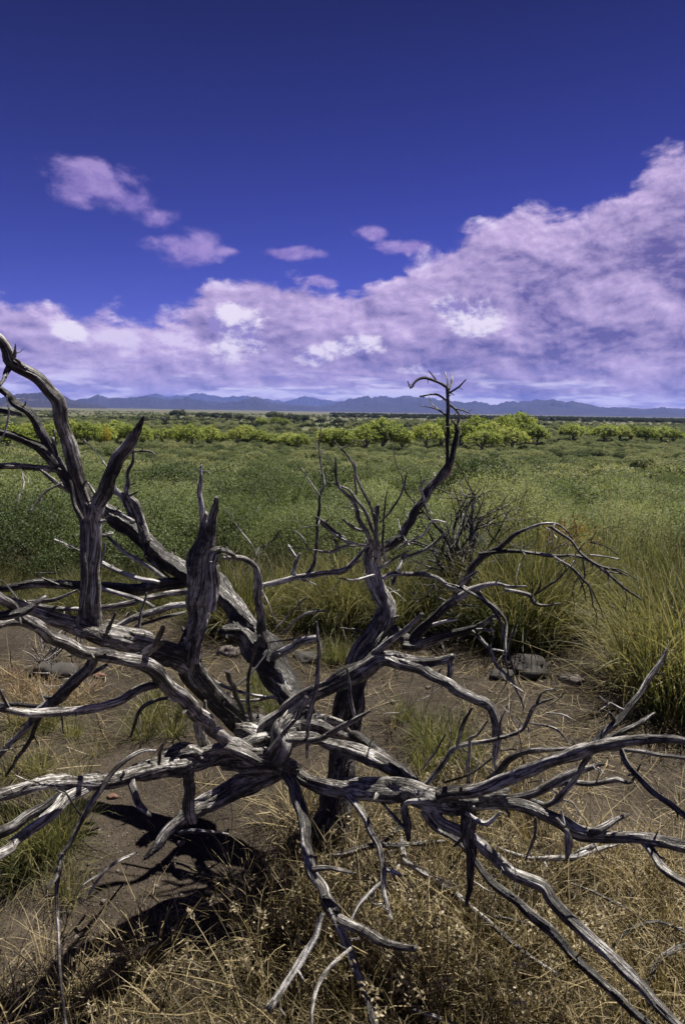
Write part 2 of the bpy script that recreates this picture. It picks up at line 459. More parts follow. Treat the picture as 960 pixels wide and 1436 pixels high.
mountain('mountain_range', 30500, [(-160, 566), (-60, 560), (90, 562), (190, 557), (215, 552), (240, 555), (255, 553), (282, 551), (310, 556), (342, 555), (400, 562), (426, 555), (470, 562), (520, 570)], 4200, 1, 0.45,
         'pale blue far ridge behind the nearer range')
mountain('mountain_range', 18000, [(-160, 563), (-40, 563), (95, 562), (112, 559), (126, 556), (138, 552), (152, 557), (180, 556), (205, 555), (232, 559), (262, 557), (292, 562), (318, 563), (345, 559), (358, 556), (372, 560), (400, 566), (440, 569), (480, 574)], 3800, 5, 0.5,
         'dark blue broken range under the cloud bank')
mountain('mountain_range', 20000, [(430, 571), (465, 567), (485, 560), (505, 556), (530, 555), (555, 557), (580, 555), (600, 557.5), (630, 561), (650, 563), (667, 562), (680, 565), (687, 567.5), (715, 562.5), (740, 561), (767, 558), (790, 561), (815, 563), (840, 570), (870, 571), (900, 572.5), (930, 571), (960, 572.5), (1010, 570), (1100, 576), (1180, 580)], 4500, 12, 0.5,
         'long blue mountain range with a notched crest')
mountain('hill', 11000, [(-120, 566), (-60, 561), (-10, 558), (20, 553), (36, 549.5), (50, 548.5), (64, 551), (76, 553.5), (86, 553), (98, 559), (118, 565), (150, 570)], 2600, 21, 0.35,
         'low rounded dark hill before the far ranges')
# ------------------------------------------------------------------ the dead tree
def resample(P, step):
    """Catmull-Rom through the rows of P (any columns), resampled by length of the first three"""
    P = np.asarray(P, float)
    if len(P) == 2: P = np.array([P[0], (P[0] + P[1]) / 2, P[1]])
    E = np.vstack([2 * P[0] - P[1], P, 2 * P[-1] - P[-2]])
    out = []
    for i in range(1, len(E) - 2):
        t = np.linspace(0, 1, 24, endpoint=False)[:, None]
        a, b, c, d = E[i - 1], E[i], E[i + 1], E[i + 2]
        out.append(0.5 * (2 * b + (c - a) * t + (2 * a - 5 * b + 4 * c - d) * t ** 2 + (3 * b - a - 3 * c + d) * t ** 3))
    C = np.vstack(out + [E[-2][None]])
    L = np.concatenate([[0], np.cumsum(np.linalg.norm(np.diff(C[:, :3], axis=0), axis=1))])
    n = max(4, int(math.ceil(L[-1] / step)) + 1)
    s = np.linspace(0, L[-1], n)
    return np.stack([np.interp(s, L, C[:, k]) for k in range(C.shape[1])], 1), s

def tube_geo(pts, rad, seg, rough=0.12, crook=0.0, seed=0, blunt=True, s=None, tipcut=0.6):
    """one wood member: twisted, ridged, knotty skin round a centre line"""
    r_ = np.random.RandomState(seed)
    pts = np.array(pts, float); n = len(pts)
    if s is None: s = np.concatenate([[0], np.cumsum(np.linalg.norm(np.diff(pts, axis=0), axis=1))])
    if crook > 0:
        for k in range(3):
            ph = r_.rand() * 50
            w = vnoise(s / (0.10 if k else 0.05) + ph, s * 0 + k * 9.3, seed)
            env = np.clip(np.minimum(s, s[-1] - s) / (0.06 + 1e-6), 0, 1)
            pts[:, k] += w * crook * env
    tan = np.gradient(pts, axis=0); tan /= np.linalg.norm(tan, axis=1)[:, None] + 1e-9
    u = np.cross(tan[0], [0.31, 0.2, 0.93]); u /= np.linalg.norm(u)
    U = np.zeros_like(pts)
    for i in range(n):
        u = u - tan[i] * np.dot(u, tan[i]); u /= np.linalg.norm(u) + 1e-9; U[i] = u
    Wv = np.cross(tan, U)
    th = np.linspace(0, 2 * math.pi, seg, endpoint=False)
    TH, S = np.meshgrid(th, s); RR = np.repeat(rad[:, None], seg, 1)
    mod = np.zeros_like(TH); tw = r_.uniform(-5, 5)
    for k in range(5):
        f = r_.randint(2, 4 + seg // 3); ph = r_.rand() * 6.28
        mod += np.sin(f * (TH + tw * S) + ph + 2.0 * vnoise(S * 4 + ph * 7, S * 0 + f, seed)) / (k + 1.6)
    mod = np.where(mod < 0, -np.abs(mod) ** 1.0, mod * 0.6)
    lump = vnoise(S / (0.05 + RR * 1.6), np.sin(TH) * 1.3 + 5, seed + 2) + 0.6 * vnoise(S / (0.02 + RR * 0.7), np.cos(TH) * 2.2 + 9, seed + 4)
    R_ = RR * (1 + rough * mod + rough * 0.9 * lump)
    V = pts[:, None, :] + R_[..., None] * (np.cos(TH)[..., None] * U[:, None, :] + np.sin(TH)[..., None] * Wv[:, None, :])
    G = np.stack([S + seed * 1.7, R_ * np.cos(TH + tw * S * 0.5), R_ * np.sin(TH + tw * S * 0.5)], -1)
    if blunt:                                   # splintered end
        V[-1] += tan[-1] * (r_.rand(seg, 1) - 0.2) * rad[-1] * 1.6
    V = V.reshape(-1, 3); G = G.reshape(-1, 3)
    V = np.vstack([V, pts[0] - tan[0] * rad[0] * 0.4, pts[-1] + tan[-1] * rad[-1] * (0.1 if blunt else 1.5)])
    G = np.vstack([G, [s[0], 0, 0], [s[-1], 0, 0]])
    i, j = np.meshgrid(np.arange(n - 1), np.arange(seg), indexing='ij'); j2 = (j + 1) % seg
    q = np.stack([i * seg + j, i * seg + j2, (i + 1) * seg + j2, (i + 1) * seg + j], -1).reshape(-1, 4)
    jj = np.arange(seg); a = n * seg
    t1 = np.stack([np.full(seg, a), (jj + 1) % seg, jj], -1)
    t2 = np.stack([np.full(seg, a + 1), (n - 1) * seg + jj, (n - 1) * seg + (jj + 1) % seg], -1)
    return V, q, np.vstack([t1, t2]), G

def tube_mesh(name, pts, rad, mat, seg=12, **kw):
    V, q, t, G = tube_geo(pts, rad, seg, **kw)
    return mesh_np(name, V, [q, t], mat, True, {'grain': G})

# zoom windows in which the wood was traced: x0, y0, scale
ZW = {'A': (0, 440, 3.0), 'B': (230, 640, 3.0), 'C': (420, 500, 3.4179), 'D': (0, 800, 2.4), 'E': (320, 860, 2.4),
      'F': (600, 700, 2.6667), 'G': (0, 1080, 2.0), 'H': (480, 1080, 2.0), 'I': (0, 640, 3.0)}

TRACE = {}      # id -> (pixels, depths) of the finished centre line
tree = empty('dead_tree', tuple(on_ground(455, 1168)))
tag(tree, 'sprawling dead tree of grey weathered wood with bare crooked limbs spreading over dry grass', 'dead tree')
tree_parts = {}
NSEED = [100]

def wood(idn, zone, pts, d, parent=None, mat='wood', rough=None, end=False, name=None, root=None, blunt=None, crook=None):
    """pts: (x, y, width) in the zoom window; d: depth at the start and end (None = depth of the parent there)"""
    x0, y0, sc = ZW[zone]
    px = []
    lastw = 10
    for p in pts:
        lastw = p[2] if len(p) > 2 else lastw
        px.append((x0 + p[0] / sc, y0 + p[1] / sc, lastw / sc))
    px = np.array(px)
    d = list(d) if isinstance(d, (tuple, list)) else [d, d]
    if parent is not None and parent in TRACE:
        q, dd = TRACE[parent]
        for e in (0, -1):
            if d[e] is None:
                d[e] = float(dd[np.argmin(np.hypot(q[:, 0] - px[e][0], q[:, 1] - px[e][1]))])
    L = np.concatenate([[0], np.cumsum(np.hypot(*np.diff(px[:, :2], axis=0).T))]); L = L / max(L[-1], 1e-6)
    dep = np.interp(L, np.linspace(0, 1, len(d)), d)
    P3 = np.array([at_depth(a, b, c) for (a, b, _), c in zip(px, dep)])
    wid = px[:, 2] / FPX * dep * 0.46
    maxr = wid.max()
    step = min(max(maxr * 0.45, 0.006), 0.03)
    C, s = resample(np.column_stack([P3, wid, dep, px[:, :2]]), step)
    rad = np.maximum(C[:, 3], 0.0011)
    seg = 28 if maxr > 0.035 else 20 if maxr > 0.018 else 12 if maxr > 0.008 else 8 if maxr > 0.004 else 6
    NSEED[0] += 1
    if rough is None: rough = 0.2 if maxr > 0.03 else 0.18 if maxr > 0.012 else 0.14
    else: rough *= 1.15
    if blunt is None: blunt = rad[-1] > 0.008
    if crook is None: crook = min(0.55 * float(np.median(rad)), 0.0075)
    nm = name or ('limb' if maxr > 0.02 else 'branch' if maxr > 0.006 else 'twig')
    V, q, t3, G = tube_geo(C[:, :3], rad, seg, rough=rough, crook=crook, seed=NSEED[0], blunt=blunt, s=s)
    r_ = np.random.RandomState(NSEED[0] + 5000)
    Vs, qs, ts, Gs = [V], [q], [t3], [G]; off_v = len(V)
    for _ in range(int(r_.poisson(s[-1] / (0.26 if maxr > 0.008 else 0.12)))):    # stubs of broken shoots and knots
        k = r_.randint(1, len(C) - 1); tg = C[k + 1, :3] - C[k - 1, :3]; tg /= np.linalg.norm(tg) + 1e-9
        sd_ = r_.normal(size=3); sd_ -= tg * np.dot(sd_, tg); sd_ /= np.linalg.norm(sd_) + 1e-9
        dv = sd_ + tg * r_.uniform(0.1, 1.2); dv /= np.linalg.norm(dv)
        R0 = rad[k]; ll = R0 * 0.8 + r_.uniform(0.002, 0.022) * (1.0 if r_.rand() < 0.85 else 2.4); r0 = min(R0 * r_.uniform(0.22, 0.5), 0.009)
        pp = C[k, :3][None] + dv[None] * np.linspace(0.2 * R0, R0 * 0.6 + ll, 5)[:, None] + np.cumsum(r_.normal(size=(5, 3)), 0) * 0.0012
        v_, q_, t_, g_ = tube_geo(pp, np.maximum(np.linspace(r0, r0 * 0.45, 5), 0.0009), 6, rough=0.15, seed=NSEED[0] + k, blunt=False)
        Vs.append(v_); qs.append(q_ + off_v); ts.append(t_ + off_v); Gs.append(g_); off_v += len(v_)
    me = mesh_np(nm, np.vstack(Vs), [np.vstack(qs), np.vstack(ts)], M[mat], True, {'grain': np.vstack(Gs)})
    if root is None: root = tree
    par = root
    if parent in tree_parts and tree_parts[parent].parent == root: par = tree_parts[parent]
    elif parent in tree_parts and tree_parts[parent].parent is not None and tree_parts[parent].parent.parent == root: par = tree_parts[parent].parent
    o = obj(nm, me)
    # keep world coordinates while parenting: thing roots carry only a translation
    off = Vector(root.location)
    me.transform(Matrix.Translation(-off))
    o.parent = par
    tree_parts[idn] = o
    TRACE[idn] = (C[:, 5:7], C[:, 4])
    return o

w = wood
# trunk and the standing rear stem
w('trunk', 'E', [(330, 760, 135), (355, 690, 120), (372, 600, 100), (385, 500, 88), (395, 400, 92), (405, 300, 95), (440, 190, 85), (500, 100, 75)], (2.62, 2.66, 2.74), mat='wood_dark', name='trunk', rough=0.2)
w('stem', 'B', [(780, 1010, 120), (810, 900, 105), (850, 810, 95), (905, 735, 88), (938, 660, 84), (915, 590, 80), (885, 520, 72), (868, 440, 62), (870, 370, 50)], (2.74, 2.78), 'trunk', name='trunk_fork', rough=0.18)
w('crown_limb', 'C', [(365, 960, 62), (390, 925, 55), (440, 890, 50), (495, 855, 47), (535, 775, 46), (590, 692, 43), (640, 612, 42), (690, 552, 40), (722, 480, 32), (740, 400, 27), (747, 340, 22), (728, 300, 12)], (None, 2.86), 'stem', 'wood_dark')
w('torn_fork', 'C', [(640, 620, 30), (680, 580, 34), (716, 545, 32), (735, 470, 25), (741, 400, 14)], (None, 2.86), 'crown_limb', 'wood_bare')
w('pole', 'C', [(704, 520, 16), (706, 440, 18), (708, 350, 18), (711, 240, 20), (705, 150, 17)], (2.84, 2.86), 'crown_limb', 'wood_dark')
for k, pts in enumerate([
    [(704, 146, 16), (660, 120, 14), (600, 102, 14), (560, 115, 14), (530, 152, 9)], [(545, 140, 9), (530, 150, 8), (517, 118, 6)],
    [(655, 117, 9), (640, 95, 8), (618, 68, 6)], [(705, 152, 11), (707, 110, 9), (692, 75, 6)], [(714, 158, 11), (728, 120, 10), (727, 80, 6)],
    [(716, 175, 11), (760, 145, 10), (795, 110, 6)], [(704, 212, 11), (650, 180, 11), (575, 190, 7)], [(713, 165, 8), (738, 185, 5)],
    [(712, 225, 14), (750, 260, 13), (765, 292, 14), (747, 350, 14)], [(706, 285, 9), (640, 235, 7), (620, 195, 5)],
    [(700, 280, 8), (650, 250, 7), (575, 235, 4)], [(750, 252, 7), (785, 258, 6), (812, 272, 4)], [(600, 184, 6), (590, 196, 4)], [(776, 255, 5), (790, 248, 4)]]):
    w('top%d' % k, 'C', pts, (2.86, 2.86 + 0.05 * ((k % 5) - 2)), 'pole', 'wood_dark')
# fan of grey twigs at the head of the rear stem
for k, (pts, d1) in enumerate([
    ([(370, 945, 28), (330, 850, 26), (280, 770, 25), (250, 690, 22), (190, 620, 18), (175, 540, 12), (172, 485, 6)], 2.6),
    ([(362, 860, 22), (310, 740, 18), (270, 690, 16), (230, 640, 14), (155, 605, 8)], 2.62),
    ([(365, 810, 16), (340, 720, 16), (300, 640, 16), (270, 560, 14), (240, 490, 12), (165, 405, 6)], 2.7),
    ([(272, 660, 12), (266, 590, 12), (268, 530, 11), (256, 500, 6)], 2.68),
    ([(385, 1000, 18), (370, 880, 18), (376, 730, 16), (384, 715, 8)], 2.6),
    ([(385, 795, 10), (450, 720, 12), (490, 640, 13), (516, 552, 7)], 2.72),
    ([(408, 985, 12), (398, 850, 12), (410, 700, 8), (420, 645, 5)], 2.58),
    ([(240, 902, 18), (170, 840, 19), (110, 790, 17), (78, 768, 9)], 2.55),
    ([(305, 838, 14), (250, 812, 19), (203, 778, 10)], 2.65),
    ([(330, 906, 15), (230, 906, 13), (150, 936, 13), (88, 935, 8)], 2.6),
    ([(182, 915, 8), (178, 885, 10), (158, 863, 10)], 2.6),
    ([(365, 960, 22), (362, 850, 20), (366, 725, 18)], 2.66)]):
    w('fan%d' % k, 'C', pts, (2.72, d1), 'stem')
for k, pts in enumerate([
    [(505, 900, 10), (560, 870, 12), (600, 850, 14), (640, 790, 14), (702, 795, 6)], [(505, 962, 14), (590, 935, 16), (650, 890, 16), (716, 828, 7)],
    [(610, 715, 8), (582, 650, 14), (590, 610, 13), (602, 588, 8)], [(590, 690, 6), (635, 755, 5)], [(470, 780, 7), (490, 850, 8), (525, 905, 9)],
    [(505, 950, 22), (475, 1020, 22), (445, 1090, 20)], [(380, 1020, 18), (450, 975, 14), (520, 930, 12)]]):
    w('rt%d' % k, 'C', pts, (2.76, 2.66), 'crown_limb', 'wood_pale' if k < 3 else 'wood')

# the long limb leaning away to the left
w('lean', 'B', [(585, 1120, 110), (560, 1050, 120), (490, 930, 130), (415, 815, 145), (335, 700, 120), (262, 592, 105), (190, 530, 95), (60, 470, 80)], (2.58, 3.02), 'trunk', 'wood_dark', rough=0.2)
w('lean2', 'A', [(800, 1095, 88), (700, 1030, 82), (600, 950, 86), (520, 890, 78), (450, 835, 66), (360, 770, 58), (285, 690, 55), (220, 600, 48)], (2.98, 3.05), 'lean', 'wood_dark', rough=0.2)
w('lean_bulge', 'B', [(330, 740, 70), (285, 738, 62), (255, 735, 48), (243, 734, 28)], (2.82, 2.72), 'lean', 'wood_dark', rough=0.3)
w('left_top', 'A', [(230, 620, 50), (205, 545, 46), (145, 452, 42), (80, 382, 36), (0, 318, 26), (-60, 280, 22)], (3.03, 2.9), 'lean2', 'wood_dark')
w('left_mid', 'A', [(240, 640, 50), (205, 592, 48), (150, 548, 42), (60, 512, 36), (-30, 492, 30), (-110, 490, 24)], (3.03, 2.85), 'lean2', 'wood_dark')
w('left_low', 'A', [(265, 665, 40), (220, 652, 30), (130, 640, 28), (0, 642, 27), (-80, 640, 22)], (3.04, 2.85), 'lean2', 'wood_dark')
w('left_low2', 'A', [(300, 745, 30), (235, 708, 22), (165, 652, 13)], (3.04, 2.95), 'lean2')
w('left_tw', 'A', [(262, 712, 11), (190, 752, 12), (130, 830, 8)], (3.0, 2.9), 'lean2')
w('left_tw2', 'A', [(92, 426, 14), (40, 412, 20), (-20, 408, 22)], (2.95, 2.9), 'left_top')
w('left_tw3', 'A', [(30, 345, 6), (38, 430, 8), (20, 500, 7), (0, 535, 6)], (2.8, 2.75), 'left_top')
w('left_tw4', 'A', [(225, 560, 16), (232, 520, 14), (226, 485, 8)], (3.0, 2.98), 'left_top')
w('left_tw5', 'A', [(355, 530, 4), (400, 575, 5), (455, 650, 6), (470, 700, 6)], (3.1, 3.0), 'lean2')
# upright grey shoots on that limb
w('shoot', 'A', [(610, 960, 50), (592, 870, 42), (570, 800, 36), (542, 765, 28), (538, 700, 20), (550, 640, 15), (563, 572, 9)], (2.95, 2.9), 'lean2')
w('shoot2', 'A', [(560, 880, 30), (535, 800, 30), (482, 732, 26), (492, 660, 16), (515, 605, 13), (535, 585, 8)], (2.93, 2.9), 'lean2')
w('shoot3', 'A', [(520, 598, 10), (570, 580, 11), (640, 584, 8), (655, 612, 5)], (2.9, 2.86), 'shoot2')
w('shoot4', 'A', [(548, 720, 9), (570, 712, 7)], (2.9, 2.86), 'shoot'); w('shoot5', 'A', [(548, 765, 12), (578, 750, 9)], (2.9, 2.85), 'shoot')
w('shoot6', 'A', [(595, 580, 6), (600, 565, 4)], (2.88, 2.86), 'shoot2'); w('shoot7', 'A', [(560, 660, 4), (640, 655, 3)], (2.9, 2.86), 'shoot')
w('shoot8', 'A', [(565, 875, 18), (500, 845, 22), (440, 815, 16), (372, 712, 9)], (2.9, 2.9), 'lean2', 'wood_pale')
# fallen and forked wood behind the stump on the left, all joined to the leaning limb
w('log', 'A', [(800, 1120, 60), (720, 1140, 60), (620, 1155, 58), (500, 1155, 50), (400, 1150, 46), (250, 1140, 42), (100, 1145, 36), (-40, 1165, 28)], (3.0, 2.85), 'lean2', 'wood_dark')
w('log2', 'A', [(670, 1130, 18), (560, 1105, 22), (470, 1068, 22), (400, 1030, 18), (330, 990, 12), (230, 950, 8)], (2.9, 2.95), 'log', 'wood_pale')
w('log3', 'A', [(690, 1110, 18), (610, 1055, 22), (530, 1005, 20), (460, 945, 14), (435, 925, 8)], (2.92, 2.98), 'log', 'wood_pale')
w('log4', 'A', [(650, 1235, 14), (560, 1195, 20), (450, 1165, 22), (400, 1140, 16)], (2.8, 2.85), 'log', 'wood_pale')
w('log5', 'I', [(790, 568, 24), (700, 585, 28), (600, 602, 30), (500, 625, 30), (400, 636, 24), (250, 640, 26), (120, 622, 24)], (2.85, 2.75), 'log')
w('log6', 'I', [(795, 618, 26), (690, 640, 30), (580, 672, 30), (495, 715, 22)], (2.78, 2.68), 'log', 'wood_pale')
w('log7', 'I', [(780, 655, 14), (680, 680, 16), (570, 715, 12)], (2.8, 2.7), 'log')
w('log8', 'I', [(690, 505, 30), (655, 460, 22), (620, 415, 18), (600, 330, 12)], (2.95, 2.97), 'lean2')
w('log9', 'I', [(400, 520, 8), (430, 430, 12), (445, 365, 10)], (2.9, 2.92), 'log')
w('log10', 'I', [(420, 330, 14), (450, 328, 18), (475, 318, 12)], (2.6, 2.75), 'lean2')
w('log11', 'I', [(250, 540, 8), (150, 495, 6), (240, 490, 6)], (2.86, 2.86), 'log'); w('log12', 'I', [(90, 620, 8), (60, 580, 9), (30, 540, 9), (0, 520, 6)], (2.7, 2.75), 'log')
w('log13', 'I', [(330, 560, 10), (240, 600, 18), (120, 610, 16)], (2.85, 2.8), 'log')
w('spike', 'I', [(580, 745, 15), (596, 660, 14), (617, 575, 8)], (2.25, 2.28), 'log6')

# the front stem with its broken stump
w('front', 'B', [(430, 1150, 100), (330, 1120, 112), (250, 1060, 105), (190, 1000, 108), (130, 925, 120), (105, 850, 115), (125, 770, 100)], (2.42, 2.2), 'trunk', 'wood_dark', rough=0.22)
w('stump', 'B', [(110, 860, 105), (125, 780, 92), (140, 690, 90), (150, 600, 100), (162, 500, 105), (172, 400, 92), (180, 320, 72), (190, 262, 58)], (2.2, 2.16), 'front', rough=0.24, name='stump')
w('stump_strip', 'B', [(195, 650, 45), (200, 560, 52), (206, 480, 56), (214, 410, 46), (238, 393, 24)], (2.13, 2.1), 'stump', rough=0.24)
w('stump_spike', 'B', [(166, 300, 36), (160, 240, 26), (154, 140, 22), (158, 38, 12)], (2.17, 2.17), 'stump', 'wood_pale')
w('stump_spike2', 'B', [(200, 330, 40), (206, 270, 36), (215, 215, 30), (222, 175, 18)], (2.15, 2.13), 'stump', rough=0.35)
w('stump_tw', 'B', [(215, 405, 14), (260, 400, 26), (300, 425, 18)], (2.2, 2.5), 'stump')
# plank-like limb to the left of the stump and the forked stem on it
w('plank', 'I', [(790, 870, 95), (720, 835, 100), (600, 790, 105), (500, 765, 102), (400, 742, 98), (300, 712, 82), (220, 690, 66), (140, 655, 44), (60, 618, 36), (-40, 575, 34)], (2.2, 1.72), 'front', rough=0.2)
w('fork', 'I', [(392, 735, 92), (388, 640, 84), (380, 520, 82), (386, 400, 84), (390, 300, 88), (384, 220, 92)], (1.98, 1.9), 'plank', rough=0.16)
w('fork_right', 'A', [(390, 860, 70), (415, 790, 64), (450, 710, 58), (485, 645, 55), (540, 545, 46), (578, 485, 32), (606, 432, 9)], (1.9, 1.82), 'fork', rough=0.2)
w('fork_left', 'A', [(385, 840, 76), (355, 780, 72), (330, 690, 66), (292, 560, 60), (262, 450, 58), (226, 345, 60), (172, 272, 60), (60, 212, 64), (22, 155, 54), (-20, 95, 48), (-90, 30, 42)], (1.9, 1.68), 'fork', rough=0.14)
w('fork_spur', 'A', [(56, 205, 24), (62, 170, 18), (66, 128, 6)], (1.74, 1.7), 'fork_left')
w('fork_spur2', 'A', [(40, 225, 36), (22, 262, 22), (0, 302, 14)], (1.74, 1.66), 'fork_left')
w('fork_spur3', 'A', [(380, 800, 20), (398, 815, 16), (412, 808, 8)], (1.86, 1.84), 'fork', 'wood_pale')
w('whip', 'A', [(222, 520, 14), (240, 600, 18), (292, 705, 20), (312, 800, 20), (342, 880, 24), (350, 1000, 30), (356, 1100, 33), (346, 1210, 26), (324, 1310, 14)], (1.84, 1.82), 'plank')
# the lower front limb running to the left edge
w('arm', 'D', [(830, 610, 60), (745, 565, 46), (690, 500, 50), (640, 450, 60), (560, 380, 56), (490, 322, 52), (400, 300, 48), (330, 285, 46), (200, 232, 46), (110, 182, 44), (50, 172, 40), (-60, 188, 36)], (2.2, 1.25), 'front', rough=0.12)
w('arm_side', 'D', [(690, 590, 52), (665, 545, 42), (655, 490, 40), (640, 450, 40)], (2.18, 2.06), 'arm')
w('arm_x', 'D', [(115, 185, 34), (60, 150, 36), (20, 105, 38), (-40, 65, 36)], (1.35, 1.2), 'arm')
w('arm_x2', 'D', [(-30, 158, 30), (40, 148, 34), (90, 135, 28), (155, 86, 10)], (1.24, 1.3), 'arm')
w('arm_spur', 'D', [(430, 305, 24), (500, 268, 30), (560, 236, 18)], (1.85, 1.7), 'arm'); w('arm_spur2', 'D', [(520, 255, 20), (540, 215, 20), (550, 188, 16)], (1.73, 1.66), 'arm')
w('arm_tw', 'D', [(548, 382, 30), (480, 402, 32), (400, 442, 33), (250, 472, 31), (130, 476, 29), (0, 462, 23), (-60, 455, 20)], (None, 1.4), 'arm')
w('arm_tw2', 'D', [(28, 462, 13), (10, 425, 12), (-4, 392, 8)], (None, 1.42), 'arm_tw')
w('arm_tw3', 'D', [(600, 425, 12), (520, 438, 15), (470, 470, 16), (440, 560, 8)], (2.0, 2.1), 'arm')
w('back_prop', 'D', [(330, 268, 30), (290, 330, 40), (230, 395, 42), (150, 462, 38), (90, 530, 26), (0, 632, 18), (-60, 690, 14)], (1.96, 2.15), 'plank', 'wood')
w('back_prop2', 'D', [(360, 318, 12), (300, 352, 18), (210, 410, 22), (140, 455, 18), (0, 450, 14)], (2.0, 2.2), 'back_prop', 'wood_dark')
w('back_prop3', 'D', [(140, 480, 18), (105, 560, 16), (20, 692, 10)], (2.06, 2.2), 'back_prop', 'wood_dark')
w('back_prop4', 'D', [(190, 430, 6), (205, 480, 7), (214, 548, 5)], (2.05, 2.08), 'back_prop'); w('back_prop5', 'D', [(128, 486, 6), (70, 525, 5)], (2.06, 2.08), 'back_prop')
# the low arm at the left with its lump and hollow log
w('low', 'D', [(900, 640, 84), (840, 630, 76), (740, 618, 66), (640, 642, 74), (520, 672, 66), (400, 702, 54), (300, 708, 54), (180, 710, 46), (90, 732, 40), (0, 762, 40), (-60, 785, 38)], (2.3, 1.5), 'trunk', rough=0.2)
w('low_lump', 'D', [(680, 640, 40), (640, 615, 54), (590, 618, 58), (550, 632, 44), (530, 645, 24)], (2.1, 2.02), 'low', rough=0.35)
w('low_fork', 'D', [(340, 702, 42), (290, 722, 46), (220, 772, 46), (120, 862, 43), (0, 952, 40), (-60, 1000, 38)], (None, 1.38), 'low')
w('low_fork2', 'D', [(260, 725, 24), (210, 752, 28), (120, 812, 34), (0, 882, 36), (-60, 915, 34)], (1.8, 1.65), 'low', 'wood_dark')
w('low_hook', 'D', [(440, 700, 38), (452, 745, 34), (465, 785, 28), (505, 826, 14)], (None, 1.84), 'low', rough=0.25)
w('low_drop', 'D', [(640, 660, 38), (635, 740, 36), (632, 800, 38), (645, 846, 34)], (2.06, 2.08), 'low', 'wood_dark', rough=0.2)
w('hollow', 'D', [(960, 655, 64), (880, 690, 70), (790, 735, 72), (700, 785, 72), (630, 826, 56), (570, 872, 44), (530, 920, 34), (492, 966, 18)], (2.35, 2.12), 'trunk', rough=0.26, name='broken_limb')
w('whisk', 'D', [(525, 606, 9), (472, 610, 15), (400, 662, 20), (340, 742, 22), (282, 822, 20), (240, 910, 19), (207, 968, 20), (196, 1050, 13)], (1.75, 1.55), 'low')
w('whisk2', 'G', [(168, 270, 18), (158, 330, 13), (160, 400, 10), (170, 550, 10), (186, 720, 8)], (1.56, 1.42), 'whisk')
w('whisk3', 'G', [(168, 285, 14), (150, 312, 12), (134, 332, 8)], (1.56, 1.5), 'whisk')
w('whisk4', 'D', [(535, 650, 16), (540, 615, 14), (548, 588, 8)], (1.95, 1.9), 'low')

# broken grey wood round the crotch
for k, (pts, d, rg) in enumerate([
    ([(40, 470, 80), (110, 440, 95), (190, 420, 100), (280, 410, 90), (360, 425, 70)], (2.26, 2.42), 0.34),
    ([(-20, 500, 70), (60, 500, 80), (150, 500, 72), (220, 520, 46)], (2.2, 2.24), 0.34),
    ([(150, 500, 60), (180, 450, 66), (170, 400, 60), (200, 350, 40)], (2.2, 2.24), 0.36),
    ([(230, 400, 55), (300, 365, 62), (360, 380, 50), (400, 410, 34)], (2.42, 2.5), 0.36),
    ([(30, 400, 70), (90, 400, 80), (130, 440, 60)], (2.32, 2.3), 0.36),
    ([(-90, 470, 30), (-20, 450, 46), (40, 470, 44), (100, 500, 30)], (2.1, 2.12), 0.3)]):
    w('burl%d' % k, 'E', pts, d, 'front', 'wood', rough=rg, name='burl')
w('arch', 'E', [(90, 405, 46), (130, 372, 50), (190, 330, 48), (250, 290, 52), (350, 235, 60), (440, 192, 62), (510, 155, 58), (600, 162, 42), (700, 162, 36), (758, 143, 22)], (2.3, 2.2), 'front', rough=0.24)
w('arch_end', 'E', [(525, 150, 50), (575, 170, 46), (660, 192, 40), (740, 240, 40), (820, 290, 40), (868, 318, 36), (894, 372, 36), (905, 430, 32), (897, 525, 10)], (None, 2.05), 'arch', rough=0.22)
w('arch_spur', 'E', [(742, 160, 22), (748, 190, 24), (744, 262, 8)], (None, 2.18), 'arch')
w('arch_up', 'E', [(480, 150, 34), (545, 92, 26), (600, 50, 22), (650, 4, 18)], (2.25, 2.12), 'arch')
